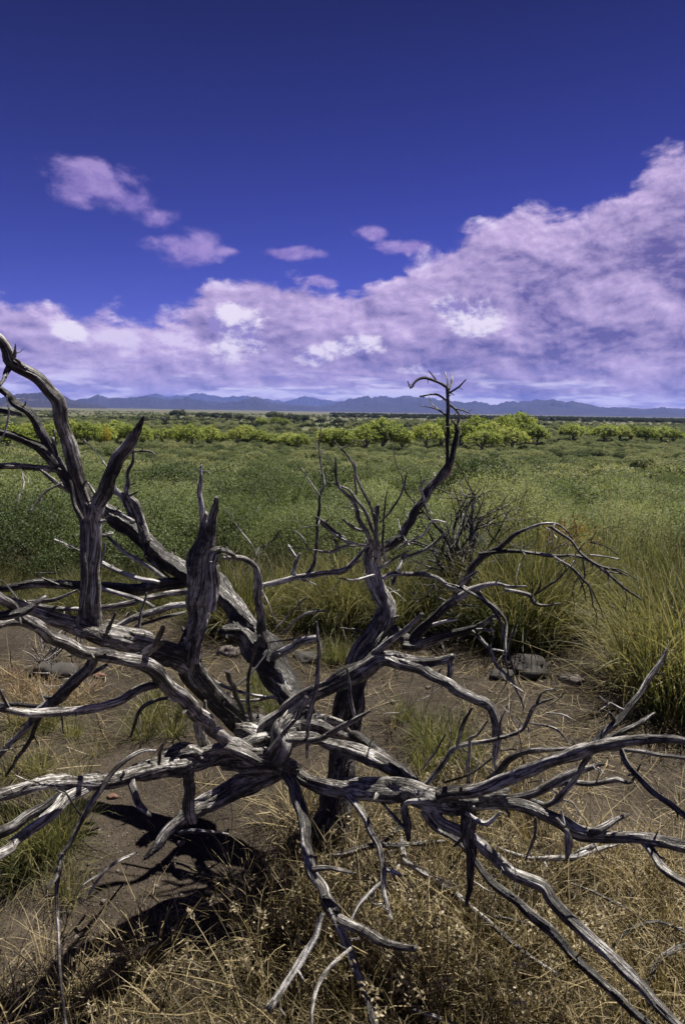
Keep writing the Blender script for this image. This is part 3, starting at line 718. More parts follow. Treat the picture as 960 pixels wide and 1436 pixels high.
for k, (pts, d, m_) in enumerate([
    ([(265, 905, 18), (298, 995, 22), (335, 1080, 22)], (2.05, 2.2), 'wood_dark'), ([(368, 1115, 20), (350, 1000, 18), (360, 900, 16), (402, 755, 14)], (2.25, 2.2), 'wood_dark'),
    ([(295, 975, 6), (362, 918, 8), (442, 818, 6)], (2.3, 2.35), 'wood_pale'), ([(150, 860, 10), (190, 930, 13), (262, 970, 15), (355, 1000, 15), (475, 1018, 9)], (2.6, 2.55), 'wood_pale'),
    ([(240, 988, 8), (330, 1030, 14), (465, 1010, 14)], (2.6, 2.56), 'wood'),
    ([(640, 695, 12), (650, 800, 19), (646, 920, 20), (622, 1060, 24), (605, 1150, 20), (600, 1270, 10)], (2.12, 2.16), 'wood'),
    ([(768, 890, 10), (788, 1030, 20), (812, 1135, 10)], (2.1, 2.1), 'wood'), ([(868, 1070, 12), (765, 1130, 24), (650, 1190, 25), (520, 1195, 22)], (2.06, 2.18), 'wood'),
    ([(600, 1010, 22), (540, 1120, 22), (440, 1240, 24)], (2.14, 2.12), 'wood'),
    ([(470, 722, 6), (530, 662, 7), (602, 588, 5)], (2.7, 2.6), 'wood_pale'), ([(498, 745, 8), (565, 682, 11), (622, 655, 12), (690, 648, 6)], (2.7, 2.6), 'wood_pale'),
    ([(455, 850, 32), (510, 812, 38), (570, 790, 38), (642, 764, 30)], (2.66, 2.5), 'wood_pale'), ([(440, 782, 6), (540, 770, 8), (632, 772, 6)], (2.6, 2.55), 'wood'),
    ([(740, 722, 7), (800, 728, 9), (855, 742, 8)], (2.78, 2.74), 'wood'), ([(885, 498, 14), (800, 520, 12), (736, 512, 7)], (2.74, 2.66), 'wood_pale'),
    ([(740, 522, 5), (698, 572, 5)], (2.66, 2.64), 'wood_pale'), ([(570, 660, 5), (572, 630, 6), (560, 600, 4)], (2.64, 2.62), 'wood')]):
    w('cr%d' % k, 'B', pts, d, 'lean' if k in (9, 10, 11, 12) else 'front', m_)
w('hoop', 'B', [(430, 810, 62), (405, 720, 44), (396, 620, 38), (396, 540, 36), (394, 480, 24), (355, 442, 23), (300, 425, 22), (250, 428, 13)], (2.72, 2.6), 'lean')
w('hoop_tw', 'B', [(394, 470, 7), (372, 380, 7), (312, 300, 6), (258, 222, 4)], (2.66, 2.7), 'hoop')
w('hoop_tw2', 'B', [(290, 420, 10), (270, 395, 12), (262, 380, 7)], (2.6, 2.58), 'hoop'); w('hoop_tw3', 'B', [(396, 540, 12), (440, 620, 6), (465, 700, 6)], (2.66, 2.6), 'hoop')
w('silver', 'B', [(405, 545, 24), (440, 538, 26), (490, 528, 28), (560, 510, 28), (640, 500, 28), (740, 482, 25), (805, 430, 20), (862, 368, 9)], (2.68, 2.6), 'hoop', 'wood_pale')
w('silver_up', 'B', [(595, 502, 22), (632, 450, 19), (640, 380, 14), (646, 280, 13), (656, 168, 13), (670, 115, 11), (658, 30, 9), (652, -60, 7), (660, -125, 4)], (None, 2.7), 'silver')
for k, pts in enumerate([[(655, 165, 8), (615, 105, 7), (578, 48, 5)], [(545, 500, 22), (554, 440, 19), (572, 408, 10)], [(553, 425, 14), (522, 372, 10)],
                         [(600, 378, 9), (580, 340, 9), (553, 314, 6)], [(520, 380, 6), (640, 395, 7), (710, 405, 8), (785, 368, 5)],
                         [(640, 258, 13), (720, 330, 12), (780, 360, 11), (862, 376, 7)], [(720, 395, 7), (722, 365, 7), (706, 340, 5)], [(590, 520, 9), (640, 540, 5)]]):
    w('silver%d' % k, 'B', pts, (2.64, 2.66), 'silver_up' if k in (0, 3, 5) else 'silver', 'wood_pale')

# limbs to the upper right
w('right', 'C', [(440, 1300, 62), (485, 1345, 64), (530, 1372, 62), (600, 1292, 52), (680, 1222, 46), (740, 1160, 46), (790, 1080, 40), (840, 990, 31), (900, 942, 30), (957, 914, 25), (1030, 860, 21), (1110, 823, 16), (1170, 802, 13), (1230, 806, 11), (1290, 850, 9), (1330, 930, 7)], (2.7, 2.45), 'stem', 'wood_dark')
w('right_b', 'F', [(190, 205, 16), (300, 193, 15), (400, 200, 15), (470, 215, 15), (560, 214, 14), (620, 240, 14), (660, 272, 12), (730, 330, 10), (795, 376, 5)], (None, 2.3), 'right', 'wood_dark')
for k, pts in enumerate([
    [(455, 102, 13), (530, 150, 12), (570, 205, 12), (640, 250, 10), (720, 268, 6), (780, 300, 4)], [(470, 216, 12), (540, 260, 12), (580, 302, 11), (606, 332, 9), (616, 402, 5)],
    [(600, 208, 8), (650, 214, 7), (712, 224, 5)], [(575, 212, 8), (585, 290, 7), (568, 335, 4)], [(640, 258, 9), (690, 264, 8), (745, 288, 5)],
    [(655, 270, 7), (700, 276, 7), (738, 284, 5)], [(540, 262, 6), (575, 320, 6), (590, 380, 4)], [(600, 160, 6), (660, 175, 5), (710, 210, 4)], [(606, 330, 6), (640, 400, 5), (655, 450, 3)],
    [(560, 290, 5), (540, 340, 4), (548, 400, 3)], [(612, 390, 5), (630, 440, 4), (620, 490, 3)], [(700, 300, 5), (740, 360, 4), (735, 420, 3)], [(480, 220, 5), (510, 250, 5), (525, 300, 3)]]):
    w('rtw%d' % k, 'F', pts, (2.42, 2.3 + 0.03 * k), 'right_b', 'wood_dark')
w('bow', 'C', [(400, 1062, 26), (440, 1046, 26), (500, 1040, 26), (600, 1046, 26), (670, 1072, 25), (722, 1110, 26), (830, 1122, 26), (900, 1180, 23), (960, 1240, 20), (985, 1290, 17), (985, 1400, 12), (1005, 1560, 6)], (2.7, 2.35), 'stem')
w('bow2', 'F', [(60, 312, 8), (130, 335, 12), (230, 400, 14), (270, 470, 10), (285, 560, 7), (300, 580, 5)], (2.5, 2.4), 'bow', 'wood_dark')
for k, (pts, m_) in enumerate([
    ([(105, 375, 30), (170, 338, 31), (240, 315, 21), (300, 325, 13), (365, 326, 8)], 'wood_pale'), ([(285, 338, 15), (370, 356, 17), (392, 386, 17), (430, 400, 11), (492, 390, 6)], 'wood'),
    ([(398, 358, 9), (415, 330, 8), (420, 298, 5)], 'wood_dark'), ([(396, 358, 9), (470, 312, 9), (528, 252, 5)], 'wood_dark'), ([(105, 345, 16), (140, 300, 16), (184, 268, 10)], 'wood_pale'),
    ([(380, 372, 7), (390, 340, 6), (385, 310, 4)], 'wood_dark'), ([(20, 470, 16), (60, 458, 14), (110, 450, 8)], 'wood_pale')]):
    w('sil_r%d' % k, 'F', pts, (2.52, 2.42), 'right', m_)
w('under', 'C', [(500, 1385, 50), (560, 1392, 54), (640, 1365, 48), (720, 1328, 44), (800, 1310, 38), (865, 1288, 30), (930, 1240, 18)], (2.66, 2.5), 'stem', 'wood_dark')
w('under2', 'F', [(165, 492, 12), (230, 560, 15), (252, 620, 14), (312, 682, 12), (350, 762, 9), (355, 805, 5)], (2.5, 2.35), 'under')
w('under3', 'F', [(180, 487, 11), (215, 490, 11), (248, 493, 8)], (2.5, 2.45), 'under', 'wood_pale'); w('under4', 'F', [(232, 560, 10), (292, 571, 7)], (2.46, 2.42), 'under2', 'wood_pale')
w('under5', 'F', [(235, 450, 9), (240, 520, 8), (225, 580, 6)], (2.48, 2.4), 'under', 'wood_dark'); w('under6', 'F', [(328, 470, 9), (300, 560, 8), (320, 640, 7), (345, 700, 4)], (2.42, 2.38), 'bow', 'wood_dark')

# limbs to the lower right
w('beam', 'E', [(200, 505, 40), (262, 562, 48), (375, 590, 62), (480, 592, 78), (600, 602, 84), (700, 628, 82), (800, 640, 74), (860, 622, 60), (930, 610, 44)], (2.3, 1.85), 'front', 'wood', rough=0.24)
w('beam_out', 'H', [(330, 88, 56), (420, 92, 38), (520, 110, 36), (600, 140, 40), (660, 175, 42), (740, 186, 37), (850, 196, 37), (960, 216, 38), (1060, 240, 36)], (1.92, 1.5), 'beam')
w('beam_up', 'F', [(40, 1110, 52), (150, 1090, 50), (300, 1040, 52), (450, 982, 52), (600, 932, 51), (700, 906, 46), (800, 894, 41), (900, 894, 36), (1000, 912, 30)], (1.92, 1.45), 'beam')
w('beam_a', 'F', [(170, 1102, 30), (330, 1112, 30), (430, 1080, 32), (500, 1045, 32), (570, 1018, 29), (650, 990, 18)], (1.9, 1.75), 'beam')
w('beam_b', 'F', [(430, 1078, 26), (520, 1055, 24), (610, 1060, 22), (700, 1045, 21), (760, 1056, 14), (795, 988, 5)], (1.84, 1.7), 'beam_a')
w('beam_c', 'F', [(380, 1125, 22), (450, 1140, 26), (520, 1085, 24), (600, 960, 22), (625, 945, 12)], (1.86, 1.74), 'beam_a')
w('beam_d', 'F', [(716, 930, 20), (750, 1002, 23), (820, 1082, 25), (900, 1142, 27), (980, 1200, 26)], (None, 1.4), 'beam_up')
w('beam_e', 'F', [(670, 936, 14), (780, 940, 17), (870, 955, 17), (985, 972, 16)], (1.62, 1.5), 'beam_up')
w('beam_f', 'F', [(600, 935, 28), (650, 890, 31), (720, 822, 31), (780, 742, 27), (840, 652, 23), (880, 592, 19), (892, 558, 11)], (None, 1.75), 'beam_up')
w('beam_f2', 'F', [(700, 838, 22), (690, 815, 18), (676, 798, 11)], (1.68, 1.66), 'beam_f', 'wood_pale'); w('beam_f3', 'F', [(630, 915, 22), (740, 860, 22), (800, 828, 19), (845, 800, 10)], (1.7, 1.74), 'beam_f', 'wood_dark')
w('beam_f4', 'F', [(845, 655, 8), (880, 650, 5)], (1.73, 1.72), 'beam_f')
w('beam_g', 'F', [(225, 1050, 24), (310, 972, 26), (400, 942, 23), (550, 930, 16)], (1.86, 1.72), 'beam_up', 'wood_dark')
w('sapling', 'F', [(-40, 1110, 20), (0, 1060, 20), (55, 985, 20), (108, 928, 21), (220, 906, 19), (330, 876, 19), (372, 832, 17), (402, 772, 14), (468, 744, 8)], (2.02, 1.95), 'beam')
for k, pts in enumerate([[(108, 925, 14), (130, 842, 14), (164, 780, 9)], [(385, 800, 11), (430, 722, 9), (486, 710, 5)], [(370, 836, 9), (470, 856, 10), (525, 908, 6)],
                         [(262, 895, 9), (270, 830, 9), (296, 772, 8)], [(-20, 1010, 9), (30, 940, 10), (64, 880, 7)], [(150, 1060, 16), (154, 910, 13), (186, 880, 10), (222, 828, 7)],
                         [(60, 1060, 8), (150, 1030, 9), (240, 968, 7)], [(270, 940, 8), (330, 940, 8), (360, 1000, 6), (355, 1060, 5)], [(372, 1060, 6), (440, 1050, 5), (520, 1080, 4)],
                         [(440, 800, 7), (500, 805, 7), (550, 830, 4)], [(455, 770, 6), (490, 745, 5), (508, 722, 4)], [(372, 850, 6), (378, 900, 5), (370, 960, 4)]]):
    w('sap%d' % k, 'F', pts, (1.98, 1.92), 'sapling')
w('strut', 'E', [(320, 432, 34), (430, 462, 50), (520, 512, 52), (600, 568, 48), (660, 610, 40)], (2.3, 2.08), 'front', rough=0.22)
w('strut2', 'E', [(415, 410, 30), (450, 420, 38), (520, 482, 38), (580, 530, 36), (640, 575, 28)], (2.4, 2.1), 'trunk', 'wood_dark')
w('leg', 'E', [(168, 480, 30), (210, 580, 40), (248, 680, 42), (264, 800, 39), (280, 868, 42), (330, 960, 44), (362, 1005, 40)], (2.28, 1.86), 'front')
w('leg_a', 'G', [(915, 365, 38), (950, 410, 36), (1020, 448, 30), (1090, 490, 26), (1165, 498, 17)], (None, 1.68), 'leg', name='branch')
w('leg_b', 'G', [(930, 390, 36), (965, 475, 28), (1000, 580, 29), (1055, 715, 30), (1080, 780, 28)], (None, 1.62), 'leg', name='branch')
w('leg_c', 'G', [(905, 402, 20), (862, 510, 22), (802, 600, 23), (755, 668, 26)], (1.86, 1.72), 'leg', 'wood_pale'); w('leg_c2', 'G', [(775, 655, 12), (800, 690, 7)], (1.74, 1.72), 'leg_c')
w('leg_d', 'G', [(985, 500, 14), (950, 530, 14), (900, 592, 15), (876, 670, 12), (874, 730, 9)], (1.78, 1.64), 'leg_b')
w('leg_e', 'E', [(285, 862, 22), (330, 858, 18), (415, 872, 12)], (1.92, 1.88), 'leg')
w('drop', 'E', [(400, 610, 24), (460, 690, 25), (500, 780, 25), (520, 860, 25), (530, 950, 20), (548, 1030, 12)], (2.12, 1.86), 'beam')
w('drop2', 'E', [(515, 862, 20), (545, 866, 18), (580, 882, 13)], (None, 1.94), 'drop'); w('drop3', 'E', [(520, 900, 13), (450, 968, 15), (412, 1038, 9)], (None, 1.85), 'drop', 'wood_pale')
w('drop4', 'E', [(512, 632, 9), (560, 690, 14), (590, 720, 13)], (2.08, 2.0), 'beam'); w('drop5', 'E', [(580, 665, 10), (600, 640, 16), (640, 632, 20), (680, 628, 18)], (2.0, 1.95), 'beam', 'wood_pale')
w('drop6', 'E', [(590, 640, 30), (600, 700, 26), (605, 760, 16)], (2.02, 2.0), 'beam', rough=0.3)
w('spear', 'H', [(250, 105, 40), (285, 145, 34), (350, 182, 36), (420, 232, 33), (480, 290, 35), (560, 330, 37), (640, 410, 39), (710, 482, 37), (790, 562, 37), (870, 642, 34), (955, 722, 30), (1000, 770, 28)], (1.98, 1.5), 'beam')
w('spear2', 'H', [(235, 110, 40), (262, 155, 30), (340, 212, 20), (420, 310, 21), (500, 382, 26), (580, 452, 29), (640, 520, 29), (740, 602, 25), (860, 712, 21), (900, 760, 18)], (2.02, 1.62), 'beam', 'wood_dark')
w('hang', 'H', [(350, 80, 46), (358, 160, 38), (357, 260, 26), (348, 375, 12)], (1.9, 1.9), 'beam', 'wood_dark', rough=0.25)
w('hang2', 'H', [(345, 120, 12), (400, 150, 16), (442, 118, 7)], (1.86, 1.8), 'beam', 'wood_pale'); w('hang3', 'H', [(540, 132, 9), (537, 190, 10), (512, 252, 5)], (1.78, 1.8), 'beam_out', 'wood_dark')
w('hang4', 'H', [(690, 178, 26), (740, 160, 20), (770, 140, 16), (802, 124, 8)], (1.66, 1.72), 'beam_out', 'wood_dark'); w('hang5', 'H', [(628, 165, 14), (632, 205, 26), (628, 245, 12)], (1.68, 1.68), 'beam_out')
w('hang6', 'H', [(845, 200, 26), (895, 268, 27), (960, 312, 26), (1020, 350, 24)], (None, 1.45), 'beam_out')
w('hang7', 'H', [(600, 135, 10), (620, 155, 10), (612, 110, 5)], (1.72, 1.74), 'beam_out')

# fine dead twigs left on the thinner wood
def add_twigs():
    r = np.random.RandomState(321)
    up = ROT @ np.array([0, 1.0, 0]); rt = ROT @ np.array([1.0, 0, 0]); fw = ROT @ np.array([0, 0, -1.0])
    hosts = ['left_top', 'left_mid', 'left_low', 'log', 'log', 'log5', 'log6', 'log2', 'back_prop', 'back_prop', 'back_prop2', 'shoot', 'silver', 'silver', 'hoop', 'crown_limb', 'crown_limb', 'crown_limb',
             'right', 'right', 'right_b', 'right_b', 'right_b', 'right_b', 'bow', 'bow', 'under', 'under2', 'arch_end', 'sapling', 'sapling', 'sapling', 'beam_a', 'beam_b', 'beam_f', 'beam_g', 'beam_e', 'spear', 'spear2', 'drop', 'leg', 'whisk',
             'fan0', 'fan1', 'fan2', 'fan7', 'stem', 'strut', 'low_fork2', 'beam', 'beam']
    for h in hosts:
        q, dd = TRACE[h]; n = len(q); k = r.randint(int(n * 0.25), max(int(n * 0.25) + 1, n - 1))
        p = at_depth(q[k][0], q[k][1], dd[k])
        tg = at_depth(q[min(k + 3, n - 1)][0], q[min(k + 3, n - 1)][1], dd[min(k + 3, n - 1)]) - at_depth(q[max(k - 3, 0)][0], q[max(k - 3, 0)][1], dd[max(k - 3, 0)])
        tg /= np.linalg.norm(tg) + 1e-9
        d = tg * r.uniform(0.3, 1.0) + r.normal(size=3) * 0.6; d /= np.linalg.norm(d)
        L = r.uniform(0.09, 0.26); m = 9; pts = [p]
        for i in range(m):
            d = d + r.normal(size=3) * 0.26; d /= np.linalg.norm(d); pts.append(pts[-1] + d * L / m)
        pts = np.array(pts); r0 = r.uniform(0.0016, 0.0030); Vs, qs, ts, Gs, o_ = [], [], [], [], 0
        def put(pp, ra):
            nonlocal o_
            v_, q_, t_, g_ = tube_geo(pp, ra, 6, rough=0.1, seed=r.randint(999), blunt=False)
            Vs.append(v_); qs.append(q_ + o_); ts.append(t_ + o_); Gs.append(g_); o_ += len(v_)
        put(pts, np.linspace(r0, r0 * 0.5, m + 1))
        for _ in range(r.randint(1, 4)):
            i = r.randint(2, m); dv = (pts[i] - pts[i - 1]); dv = dv / np.linalg.norm(dv) + r.normal(size=3) * 0.6; pp = [pts[i]]
            for _ in range(5): dv = dv / np.linalg.norm(dv) + r.normal(size=3) * 0.22; pp.append(pp[-1] + dv * L * r.uniform(0.05, 0.09))
            put(np.array(pp), np.linspace(r0 * 0.7, r0 * 0.4, 6))
        me = mesh_np('twig', np.vstack(Vs), [np.vstack(qs), np.vstack(ts)], M['wood_pale' if r.rand() < 0.45 else 'wood'], True, {'grain': np.vstack(Gs)})
        me.transform(Matrix.Translation(-Vector(tree.location)))
        o = obj('twig', me); ho = tree_parts[h]; o.parent = ho if ho.parent == tree else ho.parent
add_twigs()

# ------------------------------------------------------------------ fallen branches lying in the grass, each on its own
def fallen(label, pieces, mat='wood', lift=0.075, arch=0.05, group='fallen branches in the dry grass'):
    x0, y0, sc = ZW[pieces[0][0]]
    p0 = pieces[0][1][0]
    base = on_ground(x0 + p0[0] / sc, y0 + p0[1] / sc)
    root = empty('fallen_branch', tuple(base)); tag(root, label, 'fallen branch', group)
    for k, (zone, pts) in enumerate(pieces):
        x0, y0, sc = ZW[zone]; P3 = []; n = len(pts)
        for i, p in enumerate(pts):
            g = on_ground(x0 + p[0] / sc, y0 + p[1] / sc)
            v = g - np.array([0, 0, CAMZ]); hh = lift + arch * math.sin(math.pi * i / max(n - 1, 1))
            v = v * (1 - hh / (CAMZ - g[2])); q = v + np.array([0, 0, CAMZ])
            r = p[2] / sc / FPX * np.dot(v, ROT @ np.array([0, 0, -1.0])) * 0.5
            P3.append(np.append(q, r))
        C, s = resample(np.array(P3), 0.012)
        NSEED[0] += 1
        rad = np.maximum(C[:, 3], 0.0012)
        me = tube_mesh('stick', C[:, :3], rad, M[mat], 10 if rad.max() > 0.006 else 7, rough=0.13, crook=0.004, seed=NSEED[0], blunt=rad[-1] > 0.008, s=s)
        me.transform(Matrix.Translation(-Vector(base)))
        o = obj('stick' if k == 0 else 'side_twig', me); o.parent = root

fallen('pale thin branch half buried in golden straw beside the hanging dark limb', [('H', [(165, 190, 12), (178, 255, 14), (250, 302, 14), (335, 327, 7)]), ('H', [(178, 250, 8), (140, 290, 7), (132, 330, 5)])], 'wood_pale')
fallen('long straight grey stick lying diagonally through the straw', [('H', [(230, 290, 22), (330, 360, 19), (420, 440, 15), (480, 490, 13), (600, 572, 8)]), ('H', [(380, 400, 9), (480, 420, 10), (555, 446, 6)])])
fallen('dark stick lying level in the grass behind the drooping grey branches', [('H', [(-40, 240, 16), (0, 235, 20), (80, 212, 18), (160, 210, 16), (285, 200, 9)]), ('H', [(100, 215, 12), (150, 170, 14), (165, 150, 8)])], 'wood_dark')
fallen('pale bleached broken branch on the dirt under the long right limb', [('H', [(430, 215, 8), (520, 246, 12), (640, 246, 16), (700, 226, 15), (775, 208, 6)]), ('H', [(640, 246, 16), (690, 215, 12), (720, 212, 6)]), ('H', [(560, 248, 8), (572, 272, 6)])], 'wood_pale')
fallen('looping thin pale twig beside the lower right spear of dead wood', [('H', [(748, 505, 8), (790, 460, 10), (850, 426, 11), (910, 430, 9), (990, 482, 8)]), ('H', [(850, 426, 9), (770, 370, 8), (630, 315, 6)]), ('H', [(880, 425, 7), (940, 440, 5), (985, 455, 4)])])
fallen('twisted peeling grey stick beside a pale seed head', [('H', [(845, 615, 9), (880, 545, 14), (905, 515, 17), (960, 492, 15), (1010, 480, 12)])])
fallen('small forked pale twig on bare dark soil', [('G', [(250, 350, 7), (290, 290, 10), (330, 255, 9), (385, 232, 5)]), ('G', [(290, 290, 7), (240, 320, 5), (215, 350, 4)])], 'wood_pale')
fallen('short dark stick lying across the bare soil under the hollow limb', [('G', [(500, 176, 12), (560, 172, 13), (640, 180, 6)])], 'wood_dark')
fallen('thin grey stick in the straw at the foot of the crooked leg limb', [('H', [(180, 668, 12), (240, 690, 12), (320, 715, 8)])])
fallen('short bleached stick standing out of the straw between two drooping limbs', [('H', [(140, 285, 8), (137, 240, 9), (136, 212, 5)])], 'wood_pale', 0.03, 0.0)
# ------------------------------------------------------------------ plants: geometry makers
def quads_leaves(P, Dv, length, width, rng_, face=None):
    """rhombic leaves at P pointing along Dv; face: direction most of the leaves turn their blades to"""
    n = len(P)
    Dv = Dv / (np.linalg.norm(Dv, axis=1)[:, None] + 1e-9)
    s = np.cross(Dv, rng_.normal(size=(n, 3)) if face is None else face + rng_.normal(size=(n, 3)) * 0.45); s /= np.linalg.norm(s, axis=1)[:, None] + 1e-9
    length = np.broadcast_to(length, n)[:, None]; width = np.broadcast_to(width, n)[:, None]
    a = P; b = P + Dv * length * 0.5 + s * width * 0.5; c = P + Dv * length; d = P + Dv * length * 0.5 - s * width * 0.5
    V = np.stack([a, b, c, d], 1).reshape(-1, 3)
    F = np.arange(n * 4).reshape(-1, 4)
    return V, F

def blades(base, azm, th0, curl, L, width, nseg, rng_, floor=True):
    """grass blades as tapering curved strips"""
    n = len(base); t = np.linspace(0, 1, nseg + 1)
    th = th0[:, None] + curl[:, None] * t[None] ** 1.4
    az_ = azm[:, None] + (rng_.rand(n)[:, None] - 0.5) * 1.2 * t[None]
    dl = (L / nseg)[:, None]
    hx = np.sin(th) * np.cos(az_) * dl; hy = np.sin(th) * np.sin(az_) * dl; hz = np.cos(th) * dl
    cum = lambda a: np.concatenate([np.zeros((n, 1)), np.cumsum(a[:, 1:] * 0.5 + a[:, :-1] * 0.5, 1)], 1)
    X = base[:, 0:1] + cum(hx); Y = base[:, 1:2] + cum(hy); Z = base[:, 2:3] + cum(hz)
    if floor: Z = np.maximum(Z, base[:, 2:3] + 0.004 + 0.010 * rng_.rand(n, 1))
    ph = azm + math.pi / 2 + rng_.normal(size=n) * 0.8
    wv = np.stack([np.cos(ph), np.sin(ph), rng_.normal(size=n) * 0.3], -1)
    wt = (width[:, None] * 0.5 * np.clip(1.05 - t[None] ** 2.2, 0.06, 1))
    C = np.stack([X, Y, Z], -1)
    V = np.stack([C - wv[:, None] * wt[..., None], C + wv[:, None] * wt[..., None]], 2).reshape(n, -1, 3)
    k = np.arange(nseg); f = np.stack([2 * k, 2 * k + 1, 2 * k + 3, 2 * k + 2], -1)
    F = (f[None] + (np.arange(n) * 2 * (nseg + 1))[:, None, None]).reshape(-1, 4)
    return V.reshape(-1, 3), F, C

def merge(parts):
    Vs, Fs, o = [], [], 0
    for V, F in parts:
        Vs.append(V); Fs.append(F + o); o += len(V)
    return np.vstack(Vs), np.vstack(Fs)

def tuft_mesh(name, mat, seed, n, h, spread, lean, curl, wid, nseg=4, base_r=0.05):
    r = np.random.RandomState(seed)
    a = r.rand(n) * 6.283; rr = base_r * np.sqrt(r.rand(n))
    base = np.stack([rr * np.cos(a), rr * np.sin(a), np.full(n, -0.01)], -1)
    V, F, C = blades(base, a + r.normal(size=n) * 0.6, np.abs(r.normal(size=n)) * lean, r.gamma(2.0, curl / 2, n), h * r.uniform(0.35, 1.0, n) ** 0.8, wid * r.uniform(0.6, 1.3, n), nseg, r)
    return mesh_np(name, V, F, mat), C

def seed_heads(C, frac, mat, seed, size, name='seed_head', length=0.2):
    """loose pale panicles on the upper part of some of the blades"""
    r = np.random.RandomState(seed)
    idx = r.choice(len(C), max(1, int(len(C) * frac)), replace=False)
    P, Dv = [], []
    for i in idx:
        c = C[i]; top = c[-1]; dn = c[-2] - c[-1]
        m = r.randint(14, 30)
        u = r.rand(m)[:, None] * length / (np.linalg.norm(dn) + 1e-6)
        p = top + dn * np.clip(u, 0, 1.6) + r.normal(size=(m, 3)) * size * (0.5 + u * 0.8)
        P.append(p); Dv.append(r.normal(size=(m, 3)) + [0, 0, 0.6])
    P = np.vstack(P); Dv = np.vstack(Dv)
    P[:, 2] = np.maximum(P[:, 2], 0.01)
    V, F = quads_leaves(P, Dv, size * 1.5, size * 0.7, r)
    return mesh_np(name, V, F, mat)

def twig_skeleton(seed, n_stem, height, width, levels=3):
    """stems and branches of a shrub as polylines with radii; returns lines and the tip segments"""
    r = np.random.RandomState(seed); lines = []; tips = []
    def grow(p, d, L, rad, lev):
        k = 5; pts = [p]; dd = d / np.linalg.norm(d)
        for i in range(k):
            dd = dd + r.normal(size=3) * 0.20 + np.array([0, 0, 0.03]); dd /= np.linalg.norm(dd)
            pts.append(pts[-1] + dd * L / k)
        pts = np.array(pts); lines.append((pts, np.linspace(rad, rad * 0.45, k + 1)))
        if lev == 0: tips.append(pts); return
        for c in range(r.randint(3, 5)):
            u = r.randint(1, k + 1); nd = dd + r.normal(size=3) * 0.75; nd[2] = nd[2] * 0.7 + 0.12
            grow(pts[u], nd, L * r.uniform(0.5, 0.8), rad * 0.5, lev - 1)
    for s_ in range(n_stem):
        a = r.rand() * 6.28; e = r.uniform(0.25, 1.1)
        d = np.array([math.cos(a) * math.sin(e) * width / height, math.sin(a) * math.sin(e) * width / height, math.cos(e)])
        grow(np.array([math.cos(a) * 0.05, math.sin(a) * 0.05, -0.05]), d, height * r.uniform(0.45, 0.65), 0.022 * height, levels)
    return lines, tips

def lines_mesh(name, lines, mat, seg=5, minr=0.002):
    Vs, Qs, Ts, Gs, o = [], [], [], [], 0
    for i, (p, rad) in enumerate(lines):
        V, q, t, G = tube_geo(p, np.maximum(rad, minr), seg, rough=0.05, seed=i % 50, blunt=False)
        Vs.append(V); Qs.append(q + o); Ts.append(t + o); Gs.append(G); o += len(V)
    return mesh_np(name, np.vstack(Vs), [np.vstack(Qs), np.vstack(Ts)], mat, True, {'grain': np.vstack(Gs)})

def lobed_radius(dirs, seed, k=9, amp=0.42):
    r = np.random.RandomState(seed)
    c = r.normal(size=(k, 3)); c[:, 2] = np.abs(c[:, 2]) * 0.9; c /= np.linalg.norm(c, axis=1)[:, None]
    w_ = r.uniform(0.5, 1.0, k)
    dot = dirs @ c.T
    return 1 - amp + amp * np.max(w_ * np.clip((dot - 0.55) / 0.45, 0, 1) ** 0.6, axis=1)

def crown_leaves(seed, n_spray, per, rx, rz, leaf_l, leaf_w, spray, up=0.35, fill=0.74, sparse=0.0, amp=0.42):
    """sprays of small leaves through the crown's volume; lobes and gaps give an uneven outline"""
    r = np.random.RandomState(seed)
    d = r.normal(size=(n_spray, 3)); d[:, 2] = np.abs(d[:, 2]) * 1.0 - 0.25; d /= np.linalg.norm(d, axis=1)[:, None]
    rad = lobed_radius(d, seed, amp=amp) * (fill + (1 - fill) * r.rand(n_spray) ** 0.5) * r.uniform(0.9, 1.12, n_spray)
    ctr = d * rad[:, None] * np.array([rx, rx, rz])
    keep = vnoise(ctr[:, 0] * 2.2 / rx + 7, ctr[:, 1] * 2.2 / rx + ctr[:, 2] * 2.6 / rz, seed) > (-0.62 + sparse)
    ctr = ctr[keep]; d = d[keep]; n = len(ctr)
    sdv = d * np.array([1, 1, 0.7]) + r.normal(size=(n, 3)) * 0.55 + np.array([0, 0, up]); sdv /= np.linalg.norm(sdv, axis=1)[:, None]
    t = r.rand(n, per, 1)
    P = ctr[:, None] + sdv[:, None] * (t - 0.3) * spray + r.normal(size=(n, per, 3)) * spray * 0.13
    Dv = sdv[:, None] * 0.5 + r.normal(size=(n, per, 3)) * 0.75
    P = P.reshape(-1, 3); Dv = Dv.reshape(-1, 3)
    fc = np.repeat(d * np.array([0.8, 0.8, 0.6]) + np.array([0, 0, 0.5]), per, 0)
    return quads_leaves(P, Dv, leaf_l * r.uniform(0.6, 1.3, len(P)), leaf_w * r.uniform(0.7, 1.3, len(P)), r, fc), (ctr, sdv)

